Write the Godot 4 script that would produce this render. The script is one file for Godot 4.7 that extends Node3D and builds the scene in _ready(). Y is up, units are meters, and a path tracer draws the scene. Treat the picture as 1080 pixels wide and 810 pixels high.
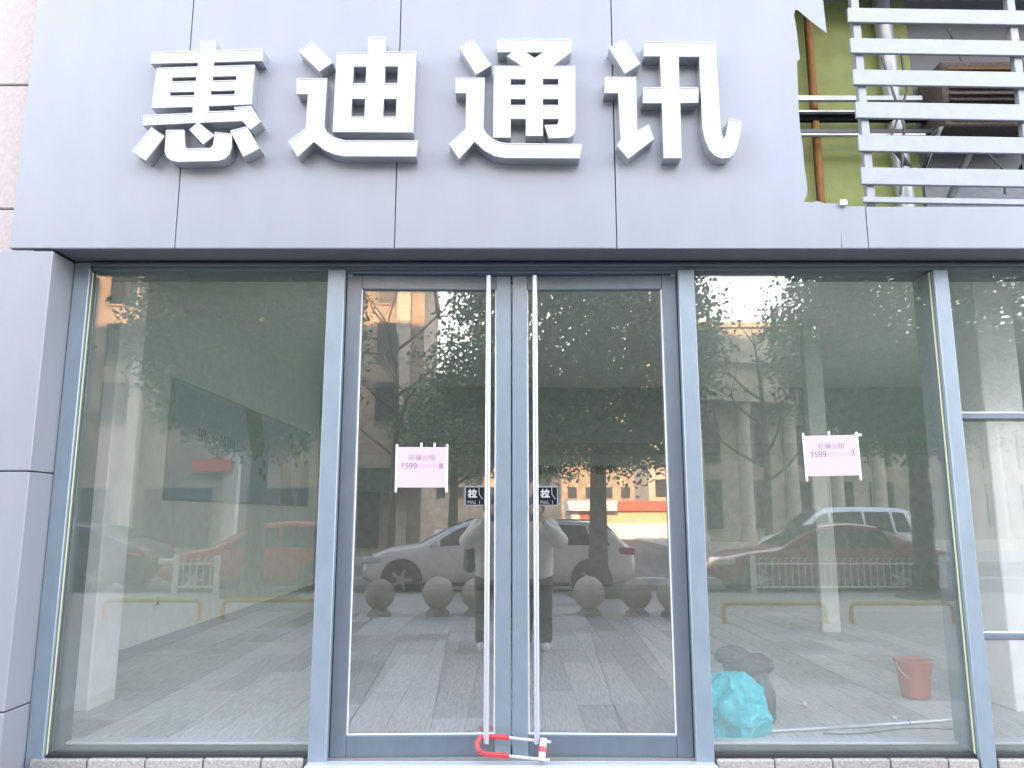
extends Node3D
# A vacant phone shop: grey clad fascia with four raised characters, glass front, and the street that the glass mirrors.

const F := 811.0          # focal length of the photograph in its pixels (1080 x 810)
const EYE := Vector3(0, 1.48, 4.3)
var pitch := atan(140.0 / 811.0)
var M := {}
var used := {}
var rng := RandomNumberGenerator.new()

# ------------------------------------------------------------------ helpers
class B:
	var v := PackedVector3Array()
	var n := PackedVector3Array()
	var uv := PackedVector2Array()
	var ix := PackedInt32Array()
	var col := PackedColorArray()
	var tint := Color(1, 1, 1)
	var colored := false

	func vert(p: Vector3, nn: Vector3, t := Vector2.ZERO) -> int:
		v.append(p); n.append(nn); uv.append(t)
		if colored: col.append(tint)
		return v.size() - 1

	func tri_i(a: int, b: int, c: int, out: Vector3) -> void:
		if (v[b] - v[a]).cross(v[c] - v[a]).dot(out) > 0.0:
			ix.append_array([a, c, b])
		else:
			ix.append_array([a, b, c])

	func tri(a: Vector3, b: Vector3, c: Vector3, out: Vector3) -> void:
		var nn := (b - a).cross(c - a).normalized()
		if nn.dot(out) < 0: nn = -nn
		var i := vert(a, nn); vert(b, nn); vert(c, nn)
		tri_i(i, i + 1, i + 2, nn)

	func quad(a: Vector3, b: Vector3, c: Vector3, d: Vector3, out: Vector3) -> void:
		var nn := (c - a).cross(d - b).normalized()
		if nn.dot(out) < 0: nn = -nn
		var i := vert(a, nn, Vector2(0, 1)); vert(b, nn, Vector2(1, 1)); vert(c, nn, Vector2(1, 0)); vert(d, nn, Vector2(0, 0))
		tri_i(i, i + 1, i + 2, nn); tri_i(i, i + 2, i + 3, nn)

	func box(lo: Vector3, hi: Vector3, xf := Transform3D.IDENTITY) -> B:
		var p := []
		for k in 8:
			p.append(xf * Vector3(hi.x if k & 1 else lo.x, hi.y if k & 2 else lo.y, hi.z if k & 4 else lo.z))
		var o := xf.basis
		quad(p[0], p[1], p[3], p[2], o * Vector3(0, 0, -1)); quad(p[4], p[5], p[7], p[6], o * Vector3(0, 0, 1))
		quad(p[0], p[2], p[6], p[4], o * Vector3(-1, 0, 0)); quad(p[1], p[3], p[7], p[5], o * Vector3(1, 0, 0))
		quad(p[0], p[1], p[5], p[4], o * Vector3(0, -1, 0)); quad(p[2], p[3], p[7], p[6], o * Vector3(0, 1, 0))
		return self

	# box with chamfered edges all round the face that looks along +z, or along all axes
	func bevel(lo: Vector3, hi: Vector3, r: float, xf := Transform3D.IDENTITY) -> B:
		var c := (lo + hi) / 2.0
		var h := (hi - lo) / 2.0
		var q := h - Vector3.ONE * r
		for ax in 3:
			var a2 := (ax + 1) % 3
			var a3 := (ax + 2) % 3
			for s in [-1.0, 1.0]:
				var nn := Vector3.ZERO; nn[ax] = s
				var f := []
				for e in [[-1, -1], [1, -1], [1, 1], [-1, 1]]:
					var p := Vector3.ZERO
					p[ax] = s * h[ax]; p[a2] = e[0] * q[a2]; p[a3] = e[1] * q[a3]
					f.append(xf * (c + p))
				quad(f[0], f[1], f[2], f[3], xf.basis * nn)
			for s in [-1.0, 1.0]:
				for t in [-1.0, 1.0]:
					var nn := Vector3.ZERO; nn[a2] = s; nn[a3] = t
					var f := []
					for e in [[-1, 0], [1, 0], [1, 1], [-1, 1]]:
						var p := Vector3.ZERO
						p[ax] = e[0] * q[ax]
						p[a2] = s * (h[a2] if e[1] == 0 else q[a2]); p[a3] = t * (q[a3] if e[1] == 0 else h[a3])
						f.append(xf * (c + p))
					quad(f[0], f[1], f[2], f[3], xf.basis * nn)
		for k in 8:
			var s := Vector3(1 if k & 1 else -1, 1 if k & 2 else -1, 1 if k & 4 else -1)
			tri(xf * (c + s * Vector3(h.x, q.y, q.z)), xf * (c + s * Vector3(q.x, h.y, q.z)), xf * (c + s * Vector3(q.x, q.y, h.z)), xf.basis * s)
		return self

	func tube(path: Array, rad, seg := 8, cap := true) -> B:
		var rings := []
		var up := Vector3(0.31, 0.9, 0.27).normalized()
		for k in path.size():
			var d: Vector3 = (path[mini(k + 1, path.size() - 1)] - path[maxi(k - 1, 0)]).normalized()
			var a := d.cross(up)
			if a.length() < 0.05: a = d.cross(Vector3(1, 0.1, 0))
			a = a.normalized()
			var b := d.cross(a).normalized()
			up = b.cross(d) if false else up
			var r: float = rad[k] if rad is Array else rad
			var ring := []
			for j in seg:
				var w := a * cos(TAU * j / seg) + b * sin(TAU * j / seg)
				ring.append(vert(path[k] + w * r, w))
			rings.append(ring)
		for k in rings.size() - 1:
			for j in seg:
				var j2 := (j + 1) % seg
				var out := n[rings[k][j]] + n[rings[k][j2]]
				tri_i(rings[k][j], rings[k][j2], rings[k + 1][j2], out)
				tri_i(rings[k][j], rings[k + 1][j2], rings[k + 1][j], out)
		if cap:
			for e in [0, path.size() - 1]:
				var d: Vector3 = (path[0] - path[1]).normalized() if e == 0 else (path[-1] - path[-2]).normalized()
				var m := vert(path[e], d)
				var ring := []
				for j in seg: ring.append(vert(v[rings[e][j]], d))
				for j in seg: tri_i(m, ring[j], ring[(j + 1) % seg], d)
		return self

	# profile of (radius, height) turned about the y axis through `at`
	func lathe(prof: Array, at := Vector3.ZERO, seg := 24, xf := Transform3D.IDENTITY) -> B:
		var rows := []
		for k in prof.size():
			var t: Vector2 = prof[mini(k + 1, prof.size() - 1)] - prof[maxi(k - 1, 0)]
			var nn2 := Vector2(t.y, -t.x).normalized()
			var row := []
			for j in seg:
				var a := TAU * j / seg
				row.append(vert(xf * (at + Vector3(cos(a) * prof[k].x, prof[k].y, sin(a) * prof[k].x)), (xf.basis * Vector3(cos(a) * nn2.x, nn2.y, sin(a) * nn2.x)).normalized()))
			rows.append(row)
		for k in rows.size() - 1:
			for j in seg:
				var j2 := (j + 1) % seg
				var out := n[rows[k][j]] + n[rows[k + 1][j2]]
				tri_i(rows[k][j], rows[k][j2], rows[k + 1][j2], out)
				tri_i(rows[k][j], rows[k + 1][j2], rows[k + 1][j], out)
		return self

	# flat polygon in x, y put between z0 and z1
	func slab(poly: PackedVector2Array, z0: float, z1: float, xf := Transform3D.IDENTITY) -> B:
		var t := Geometry2D.triangulate_polygon(poly)
		for z in [z0, z1]:
			var nn := xf.basis * Vector3(0, 0, 1 if z == maxf(z0, z1) else -1)
			var base := v.size()
			for p in poly: vert(xf * Vector3(p.x, p.y, z), nn)
			for k in range(0, t.size(), 3): tri_i(base + t[k], base + t[k + 1], base + t[k + 2], nn)
		var cw := Geometry2D.is_polygon_clockwise(poly)
		for k in poly.size():
			var a := poly[k]
			var b := poly[(k + 1) % poly.size()]
			var e := b - a
			var o := Vector3(-e.y, e.x, 0) if cw else Vector3(e.y, -e.x, 0)
			quad(xf * Vector3(a.x, a.y, z0), xf * Vector3(b.x, b.y, z0), xf * Vector3(b.x, b.y, z1), xf * Vector3(a.x, a.y, z1), xf.basis * o)
		return self

	func mesh() -> ArrayMesh:
		var arr := []
		arr.resize(Mesh.ARRAY_MAX)
		arr[Mesh.ARRAY_VERTEX] = v; arr[Mesh.ARRAY_NORMAL] = n; arr[Mesh.ARRAY_TEX_UV] = uv; arr[Mesh.ARRAY_INDEX] = ix
		if colored: arr[Mesh.ARRAY_COLOR] = col
		var m := ArrayMesh.new()
		m.add_surface_from_arrays(Mesh.PRIMITIVE_TRIANGLES, arr)
		return m

func numbered(called: String) -> String:
	var k: int = used.get(called, 0)
	used[called] = k + 1
	return called if k == 0 else "%s_%03d" % [called, k]

func put(parent: Node, called: String, mesh: Mesh, m: Material) -> MeshInstance3D:
	var o := MeshInstance3D.new()
	o.name = called
	o.mesh = mesh
	o.material_override = m
	parent.add_child(o, true)
	return o

func bput(parent: Node, called: String, b: B, m: Material) -> MeshInstance3D:
	return put(parent, called, b.mesh(), m)

func thing(called: String, label: String, category: String, at := Vector3.ZERO, turn := 0.0, group := "") -> Node3D:
	var o := Node3D.new()
	o.name = numbered(called)
	add_child(o)
	o.position = at
	o.rotation.y = turn
	tag(o, label, category, group)
	return o

func tag(o: Node, label: String, category: String, group := "") -> void:
	o.set_meta("label", label)
	o.set_meta("category", category)
	if group: o.set_meta("group", group)

func struct(called: String, b: B, m: Material, kind := "structure") -> MeshInstance3D:
	var o := bput(self, numbered(called), b, m)
	o.set_meta("kind", kind)
	return o

func lin(r: float, g: float, b: float, a := 1.0) -> Color:
	var c := Color(r, g, b).linear_to_srgb()
	c.a = a
	return c

func mat(r: float, g: float, b: float, rough := 0.6, metal := 0.0) -> StandardMaterial3D:
	var m := StandardMaterial3D.new()
	m.albedo_color = lin(r, g, b)
	m.roughness = rough
	m.metallic = metal
	return m

# noise that multiplies a base colour between two factors
func grain(m: StandardMaterial3D, lo: float, hi: float, freq: float, scale: Vector3, octaves := 4, seed_ := 1, world := true, warm := 0.0) -> StandardMaterial3D:
	var t := NoiseTexture2D.new()
	t.width = 512; t.height = 512; t.seamless = true
	var f := FastNoiseLite.new()
	f.seed = seed_; f.frequency = freq; f.fractal_octaves = octaves
	t.noise = f
	var g := Gradient.new()
	g.set_color(0, Color(lo, lo * (1.0 - warm), lo * (1.0 - 2.0 * warm)))
	g.set_color(1, Color(hi, hi, hi))
	t.color_ramp = g
	m.albedo_texture = t
	m.uv1_triplanar = true
	m.uv1_world_triplanar = world
	m.uv1_scale = scale
	return m

func bumpy(m: StandardMaterial3D, freq: float, cm: float, seed_ := 5) -> StandardMaterial3D:
	var t := NoiseTexture2D.new()
	t.width = 512; t.height = 512; t.seamless = true
	var f := FastNoiseLite.new()
	f.seed = seed_; f.frequency = freq; f.fractal_octaves = 4
	t.noise = f
	m.heightmap_enabled = true
	m.heightmap_texture = t
	m.heightmap_scale = cm
	return m

func glass(alpha: float, r: float, g: float, b: float) -> StandardMaterial3D:
	var m := StandardMaterial3D.new()
	m.transparency = BaseMaterial3D.TRANSPARENCY_ALPHA
	m.albedo_color = lin(r, g, b, alpha)
	m.roughness = 0.0
	m.metallic_specular = 0.5
	return m

# direction of a photograph pixel, and where it meets a plane z = const
func ray(u: float, w: float) -> Vector3:
	var x := (u - 540.0) / F
	var y := -(w - 405.0) / F
	return Vector3(x, y * cos(pitch) + sin(pitch), y * sin(pitch) - cos(pitch))

func on_z(u: float, w: float, z: float) -> Vector2:
	var d := ray(u, w)
	var t := (z - EYE.z) / d.z
	return Vector2(EYE.x + d.x * t, EYE.y + d.y * t)

# ------------------------------------------------------------------ scene
func _ready() -> void:
	rng.seed = 7
	var cam := Camera3D.new()
	cam.name = "camera"
	cam.fov = rad_to_deg(2.0 * atan(405.0 / F))
	cam.position = EYE
	cam.rotation.x = pitch
	cam.near = 0.02
	cam.far = 600.0
	add_child(cam)
	cam.current = true

	var we := WorldEnvironment.new()
	var env := Environment.new()
	env.background_mode = Environment.BG_SKY
	var sky := Sky.new()
	var sm := ProceduralSkyMaterial.new()
	sm.sky_top_color = lin(0.20, 0.29, 0.48)
	sm.sky_horizon_color = lin(1.36, 1.28, 1.18)
	sm.sky_curve = 0.45
	sm.ground_bottom_color = lin(0.2, 0.2, 0.2)
	sm.ground_horizon_color = lin(0.4, 0.4, 0.4)
	sky.sky_material = sm
	env.sky = sky
	env.background_energy_multiplier = 1.7
	env.tonemap_mode = Environment.TONE_MAPPER_LINEAR
	env.tonemap_exposure = 6.2
	env.sdfgi_enabled = true
	env.ssao_enabled = true
	env.ssil_enabled = true
	we.environment = env
	add_child(we)

	var sun := DirectionalLight3D.new()
	sun.name = "sun"
	sun.light_energy = 1.6
	sun.light_color = Color(1.0, 0.80, 0.58)
	sun.light_angular_distance = 0.5
	sun.shadow_enabled = true
	add_child(sun)
	# low, behind the shop: it lights the far side of the street above the shadow of the shop's own building
	sun.look_at_from_position(Vector3.ZERO, Vector3(0.14, -0.44, 1.0), Vector3.UP)

	materials()
	street()
	shop_shell()
	shop_front()
	fascia()
	doors()
	interior()
	notices()
	street_things()
	far_buildings()
	person()

func materials() -> void:
	M.clad = grain(mat(0.198, 0.216, 0.242, 0.42, 0.1), 0.965, 1.0, 0.01, Vector3(0.7, 0.25, 0.7), 4, 3)
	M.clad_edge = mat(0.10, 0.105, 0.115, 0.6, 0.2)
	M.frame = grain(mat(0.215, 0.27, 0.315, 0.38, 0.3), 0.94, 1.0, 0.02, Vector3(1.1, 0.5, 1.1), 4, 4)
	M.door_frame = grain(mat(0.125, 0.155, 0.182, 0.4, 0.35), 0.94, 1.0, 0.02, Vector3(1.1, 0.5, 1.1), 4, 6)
	M.head = mat(0.075, 0.09, 0.11, 0.5, 0.2)
	M.seal = mat(0.34, 0.36, 0.24, 0.8)
	M.gasket = mat(0.02, 0.02, 0.022, 0.7)
	M.bead = mat(0.55, 0.57, 0.58, 0.5)
	M.steel = mat(0.42, 0.44, 0.48, 0.3, 0.5)
	M.letter = mat(0.35, 0.35, 0.36, 0.35)
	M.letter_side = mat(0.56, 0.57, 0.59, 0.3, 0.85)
	M.stone = bumpy(grain(mat(0.40, 0.345, 0.33, 0.7), 0.9, 1.0, 0.05, Vector3(0.9, 0.9, 0.9), 5, 8), 0.2, 0.2)
	M.stone_dark = mat(0.46, 0.41, 0.38, 0.9)
	M.tile = []
	for k in 3:
		M.tile.append(bumpy(grain(mat(0.36 + 0.03 * k, 0.34 + 0.03 * k, 0.31 + 0.025 * k, 0.6), 0.68, 1.0, 0.04, Vector3(2.5, 2.5, 2.5), 5, 20 + k), 0.15, 0.15))
	M.mortar = grain(mat(0.25, 0.24, 0.22, 0.95), 0.7, 1.0, 0.1, Vector3(3, 3, 3), 4, 31)
	M.pave = []
	for k in 4:
		var s: float = [0.36, 0.29, 0.41, 0.24][k]
		M.pave.append(bumpy(grain(mat(s, s * 0.98, s * 0.95, 0.8), 0.82, 1.0, 0.06, Vector3(1.2, 1.2, 1.2), 5, 40 + k), 0.2, 0.15))
	M.asphalt = bumpy(grain(mat(0.10, 0.10, 0.10, 0.9), 0.6, 1.0, 0.2, Vector3(0.8, 0.8, 0.8), 5, 50), 0.4, 0.4)
	M.ground = grain(mat(0.16, 0.155, 0.14, 0.95), 0.7, 1.0, 0.03, Vector3(0.2, 0.2, 0.2), 5, 51)
	M.plank = []
	for k in 5:
		var s: float = [0.68, 0.57, 0.74, 0.64, 0.48][k]
		M.plank.append(grain(mat(s, s * 0.99, s * 0.96, 0.5), 0.76, 1.0, 0.02, Vector3(5.0, 1.0, 0.45), 5, 60 + k))
	M.wall = grain(mat(0.55, 0.60, 0.57, 0.8), 0.93, 1.0, 0.02, Vector3(0.5, 0.5, 0.5), 4, 70)
	M.white = grain(mat(0.86, 0.87, 0.86, 0.7), 0.94, 1.0, 0.02, Vector3(0.5, 0.5, 0.5), 4, 71)
	M.ceiling = grain(mat(0.72, 0.73, 0.70, 0.85), 0.93, 1.0, 0.02, Vector3(0.5, 0.5, 0.5), 4, 72)
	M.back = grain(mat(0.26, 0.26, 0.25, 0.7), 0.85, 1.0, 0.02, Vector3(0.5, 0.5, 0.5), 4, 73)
	M.skirt = mat(0.12, 0.12, 0.12, 0.6)
	M.black = mat(0.012, 0.012, 0.014, 0.85)
	M.black.metallic_specular = 0.2
	M.pane = glass(0.06, 0.36, 0.48, 0.37)
	M.pane_door = glass(0.03, 0.36, 0.43, 0.36)
	M.pane_in = glass(0.0, 0.3, 0.33, 0.3)
	M.paper = mat(0.45, 0.345, 0.41, 0.85)
	M.tape = mat(0.6, 0.6, 0.63, 0.4)
	M.ink = mat(0.10, 0.07, 0.09, 0.8)
	M.ink_pale = mat(0.27, 0.18, 0.23, 0.8)
	M.red = mat(0.62, 0.03, 0.04, 0.35)
	M.lock_steel = mat(0.55, 0.56, 0.66, 0.3, 0.3)
	M.teal = mat(0.0, 0.52, 0.60, 0.28)
	M.teal.backlight_enabled = true
	M.teal.backlight = Color(0.02, 0.42, 0.48)
	M.bag_black = mat(0.055, 0.055, 0.06, 0.45)
	M.bucket = mat(0.42, 0.10, 0.05, 0.55)
	M.olive = grain(mat(0.37, 0.42, 0.15, 0.8), 0.92, 1.0, 0.02, Vector3(0.8, 0.8, 0.8), 4, 80)
	M.batten = grain(mat(0.42, 0.20, 0.06, 0.8), 0.7, 1.0, 0.03, Vector3(4, 0.6, 4), 4, 81)
	M.galv = mat(0.5, 0.52, 0.54, 0.4, 0.4)
	M.louver = grain(mat(0.235, 0.255, 0.285, 0.45, 0.1), 0.93, 1.0, 0.02, Vector3(1, 1, 1), 4, 82)
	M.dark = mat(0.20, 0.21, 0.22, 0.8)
	M.rust = grain(mat(0.16, 0.125, 0.10, 0.8), 0.6, 1.0, 0.05, Vector3(2, 2, 2), 4, 83)
	M.sheet = grain(mat(0.30, 0.34, 0.38, 0.6), 0.85, 1.0, 0.02, Vector3(1, 1, 1), 4, 84)
	M.yellow = grain(mat(0.66, 0.31, 0.01, 0.5), 0.7, 1.0, 0.05, Vector3(2, 2, 2), 4, 85)
	M.fence = mat(0.72, 0.72, 0.72, 0.5)
	M.ball = bumpy(grain(mat(0.48, 0.42, 0.34, 0.7), 0.75, 1.0, 0.1, Vector3(1.5, 1.5, 1.5), 4, 86), 0.3, 0.2)
	M.ball_worn = bumpy(grain(mat(0.40, 0.35, 0.29, 0.75), 0.55, 1.0, 0.03, Vector3(1.5, 1.5, 1.5), 5, 88), 0.3, 0.3)
	M.ball_dark = mat(0.16, 0.14, 0.12, 0.8)
	M.bark = bumpy(grain(mat(0.13, 0.10, 0.075, 0.9), 0.55, 1.0, 0.05, Vector3(2, 0.6, 2), 5, 87), 0.1, 1.0)
	M.leaf = mat(1, 1, 1, 0.55)
	M.leaf.vertex_color_use_as_albedo = true
	M.leaf.backlight_enabled = true
	M.leaf.backlight = Color(0.35, 0.4, 0.15)
	M.tyre = mat(0.02, 0.02, 0.02, 0.85)
	M.rim = mat(0.45, 0.46, 0.48, 0.3, 0.6)
	M.car_glass = mat(0.02, 0.024, 0.026, 0.06)
	M.car_glass.metallic_specular = 0.7
	M.lamp_red = mat(0.45, 0.02, 0.02, 0.2)
	M.lamp_clear = mat(0.65, 0.67, 0.7, 0.15, 0.2)
	M.plastic = mat(0.035, 0.035, 0.037, 0.6)
	M.beige = grain(mat(0.56, 0.49, 0.39, 0.8), 0.8, 1.0, 0.01, Vector3(0.1, 0.1, 0.1), 5, 90)
	M.brown = grain(mat(0.42, 0.335, 0.25, 0.8), 0.75, 1.0, 0.01, Vector3(0.1, 0.1, 0.1), 5, 91)
	M.pinkish = grain(mat(0.55, 0.45, 0.36, 0.8), 0.85, 1.0, 0.01, Vector3(0.05, 0.05, 0.05), 4, 92)
	M.win = mat(0.04, 0.045, 0.05, 0.12)
	M.orange = mat(0.58, 0.42, 0.26, 0.8)
	M.sign_red = mat(0.50, 0.08, 0.04, 0.6)
	M.awning = mat(0.72, 0.70, 0.68, 0.8)
	M.green_dark = mat(0.03, 0.07, 0.05, 0.7)

# ------------------------------------------------------------------ ground
func street() -> void:
	struct("ground", B.new().box(Vector3(-250, -0.6, -250), Vector3(250, -0.16, 250)), M.ground)
	struct("road", B.new().box(Vector3(-90, -0.158, 11.4), Vector3(90, -0.12, 22.0)), M.asphalt)
	struct("side_road", B.new().box(Vector3(-1.6, -0.158, 22.004), Vector3(6.0, -0.12, 110)), M.asphalt)
	var marks := struct("road_marking", B.new().box(Vector3(-89, -0.118, 16.62), Vector3(89, -0.115, 16.76)), M.fence)
	marks.name = "road_marking"
	# pavement in front of the shop, with slabs where the glass mirrors it
	var pv := struct("pavement", B.new().box(Vector3(-90, -0.157, 0.06), Vector3(90, -0.012, 11.2)), M.mortar)
	var size := 0.6
	for shade in 4:
		pass
	var meshes := B.new().bevel(Vector3(-0.296, -0.011, -0.296), Vector3(0.296, 0.0, 0.296), 0.003).mesh()
	for i in range(-7, 7):
		for j in 18:
			var k: int = [0, 2, 0, 1, 3, 1, 2][posmod(i * 3 + int(j / 9), 7)] if rng.randf() < 0.72 else rng.randi() % 4
			var o := put(pv, "paving_slab", meshes, M.pave[k])
			o.position = Vector3((i + 0.5) * size + 0.1, 0, 0.5 + (j + 0.5) * size)
	var rest := B.new()
	rest.box(Vector3(-90, -0.011, 0.07), Vector3(-4.102, 0.0, 11.19)).box(Vector3(4.302, -0.011, 0.07), Vector3(90, 0.0, 11.19))
	bput(pv, "outer_paving", rest, M.pave[0])
	struct("kerb", B.new().bevel(Vector3(-90, -0.156, 11.21), Vector3(90, 0.004, 11.36), 0.015), M.tile[1])
	struct("far_kerb", B.new().bevel(Vector3(-90, -0.156, 22.01), Vector3(-1.61, 0.004, 22.16), 0.015), M.tile[1])
	struct("far_kerb", B.new().bevel(Vector3(6.01, -0.156, 22.01), Vector3(90, 0.004, 22.16), 0.015), M.tile[1])
	struct("far_pavement", B.new().box(Vector3(-90, -0.155, 22.17), Vector3(-1.61, 0.0, 90)), M.pave[1])
	struct("far_pavement", B.new().box(Vector3(6.01, -0.155, 22.17), Vector3(90, 0.0, 90)), M.pave[1])

# ------------------------------------------------------------------ the shop's building
var shop: Node3D
func shop_shell() -> void:
	shop = thing("shop_building", "grey clad shop building with glazed front and stone wall beside its fascia", "building")
	# upper building and side walls
	bput(shop, "upper_wall", B.new().box(Vector3(-46, 5.2, -14), Vector3(8.2, 21, -0.7)), M.stone)
	bput(shop, "side_wall", B.new().box(Vector3(-46, 0, -14), Vector3(-3.62, 5.198, -0.16)), M.stone_dark)
	bput(shop, "inner_wall", B.new().box(Vector3(-3.6, 0.24, -9.4), Vector3(-3.4, 3.9, -0.22)), M.wall)
	bput(shop, "back_wall", B.new().box(Vector3(-3.398, 0.24, -9.4), Vector3(7.998, 3.9, -9.2)), M.back)
	# unseen end wall, with glazing added to let skylight brighten the interior
	bput(shop, "end_wall", B.new().box(Vector3(8, 3.4, -9.4), Vector3(8.2, 5.198, -0.16)), M.wall)
	bput(shop, "end_wall", B.new().box(Vector3(8, 0.301, -9.4), Vector3(8.2, 3.399, -6.301)), M.wall)
	bput(shop, "end_sill", B.new().box(Vector3(8, 0, -9.4), Vector3(8.2, 0.3, -0.16)), M.wall)
	for k in range(2, 7):
		bput(shop, "mullion", B.new().box(Vector3(8.02, 0.302, -9.28 + 1.5 * k), Vector3(8.18, 3.398, -9.18 + 1.5 * k)), M.frame)
	for k in range(2, 6):
		bput(shop, "window_pane", B.new().box(Vector3(8.09, 0.302, -9.18 + 1.5 * k), Vector3(8.1, 3.398, -7.78 + 1.5 * k)), M.pane_in)
	bput(shop, "rear_wall", B.new().box(Vector3(-3.6, 0, -14), Vector3(8.2, 5.198, -9.42)), M.stone_dark)
	bput(shop, "ceiling", B.new().box(Vector3(-3.398, 3.75, -9.198), Vector3(7.998, 3.9, -0.42)), M.ceiling)
	bput(shop, "lintel", B.new().box(Vector3(-3.398, 2.95, -0.40), Vector3(7.998, 3.9, -0.22)), M.ceiling)
	bput(shop, "upper_floor", B.new().box(Vector3(-3.61, 3.91, -9.4), Vector3(7.998, 5.19, -0.75)), M.stone_dark)
	# stone slabs to the left of the fascia, the joints open
	bput(shop, "stone_backing", B.new().box(Vector3(-6.5, 2.6, -0.15), Vector3(-2.6, 6.4, -0.06)), M.stone_dark)
	var sl := B.new().bevel(Vector3(-0.446, -0.396, -0.03), Vector3(0.446, 0.396, 0.0), 0.006).mesh()
	for i in 4:
		for j in 5:
			var o := put(shop, "stone_slab", sl, M.stone)
			o.position = Vector3(-3.16 - 0.9 * i + 0.02, 3.0 + 0.8 * j - 0.12, -0.02)
	bput(shop, "front_base", B.new().box(Vector3(-2.56, 0, -0.24), Vector3(7.99, 0.235, 0.015)), M.mortar)
	# a row of square tiles below the windows
	for run in [[-2.5, -1.08], [1.06, 2.42], [2.52, 6.6]]:
		var x: float = run[0]
		while x < run[1] - 0.02:
			var x1 := minf(x + 0.3, run[1])
			var dz := rng.randf_range(-0.003, 0.004)
			bput(shop, "base_tile", B.new().bevel(Vector3(x + 0.003, 0.0, 0.016), Vector3(x1 - 0.003, 0.243 + rng.randf_range(-0.003, 0.002), 0.05 + dz), 0.006), M.tile[rng.randi() % 3])
			x = x1
	bput(shop, "threshold", B.new().bevel(Vector3(-1.06, 0.205, 0.017), Vector3(1.05, 0.228, 0.11), 0.006), M.galv)
	bput(shop, "door_step", B.new().bevel(Vector3(-1.06, 0.0, 0.018), Vector3(1.05, 0.204, 0.2), 0.01), M.tile[2])

func post(called: String, x0: float, x1: float, y0: float, y1: float, z0: float, z1: float, m: Material) -> void:
	bput(shop, called, B.new().bevel(Vector3(x0, y0, z0), Vector3(x1, y1, z1), 0.004), m)

# glass with extra sheets added to strengthen reflections, the outer one a little dusty
func pane(x0: float, x1: float, y0: float, y1: float, sheets: int) -> void:
	var w := bput(shop, "window_pane", B.new().box(Vector3(x0, y0, -0.008), Vector3(x1, y1, -0.004)), M.pane)
	for k in range(1, sheets):
		bput(w, "reflection_sheet", B.new().box(Vector3(x0, y0, -0.008 - 0.01 * k), Vector3(x1, y1, -0.004 - 0.01 * k)), M.pane_in)

func shop_front() -> void:
	# clad pillar on the left, its reveal, the joints between cassettes
	for r in [[0.0, 0.513], [0.519, 1.713], [1.719, 2.927]]:
		bput(shop, "pillar_panel", B.new().bevel(Vector3(-3.62, r[0], 0.02), Vector3(-2.535, r[1], 0.24), 0.004), M.clad)
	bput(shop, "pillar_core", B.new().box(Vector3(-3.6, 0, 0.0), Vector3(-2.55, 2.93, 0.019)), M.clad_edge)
	# posts, head and sill of the glazing
	post("post", -2.532, -2.44, 0.0, 2.93, -0.03, 0.03, M.frame)
	post("sealant_bead", -2.439, -2.43, 0.25, 2.88, 0.0, 0.012, M.seal)
	post("post", -2.50, -2.428, 0.236, 2.93, -0.21, -0.031, M.head)
	for p in [[-1.06, -0.962], [0.958, 1.05], [2.43, 2.512], [3.92, 4.0], [5.4, 5.48], [6.7, 6.8]]:
		post("mullion", p[0], p[1], 0.0 if p[0] < 2 else 0.0, 2.885, -0.2, 0.045, M.frame)
	post("sealant_bead", 2.418, 2.429, 0.25, 2.88, 0.0, 0.012, M.seal)
	post("head_rail", -2.43, 6.8, 2.886, 2.936, -0.2, 0.03, M.head)
	post("head_trim", -2.43, 6.8, 2.905, 2.922, 0.031, 0.05, M.head)
	post("end_panel", 6.82, 8.2, 0.0, 2.93, -0.15, 0.03, M.clad)
	for r in [[-2.43, -1.061], [1.051, 2.429], [2.513, 3.919], [4.001, 5.399], [5.481, 6.699]]:
		post("sill_rail", r[0], r[1], 0.236, 0.262, -0.15, 0.012, M.gasket)
		post("sill_cover", r[0], r[1], 0.236, 0.272, -0.24, -0.151, M.bead)
	for r in [[2.513, 3.919], [4.001, 5.399], [5.481, 6.699]]:
		for y in [0.86, 2.05]:
			post("transom", r[0], r[1], y - 0.03, y, -0.1, 0.02, M.door_frame)
			post("transom_bead", r[0], r[1], y + 0.001, y + 0.012, -0.003, 0.008, M.bead)
	pane(-2.43, -1.06, 0.262, 2.887, 3)
	pane(1.05, 2.43, 0.262, 2.887, 3)
	for r in [[2.512, 3.92], [4.0, 5.4], [5.48, 6.7]]:
		pane(r[0], r[1], 0.262, 0.83, 3)
		pane(r[0], r[1], 0.862, 2.02, 3)
		pane(r[0], r[1], 2.052, 2.887, 3)
	post("transom_head", -0.961, 0.957, 2.868, 2.885, -0.2, 0.03, M.head)

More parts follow.
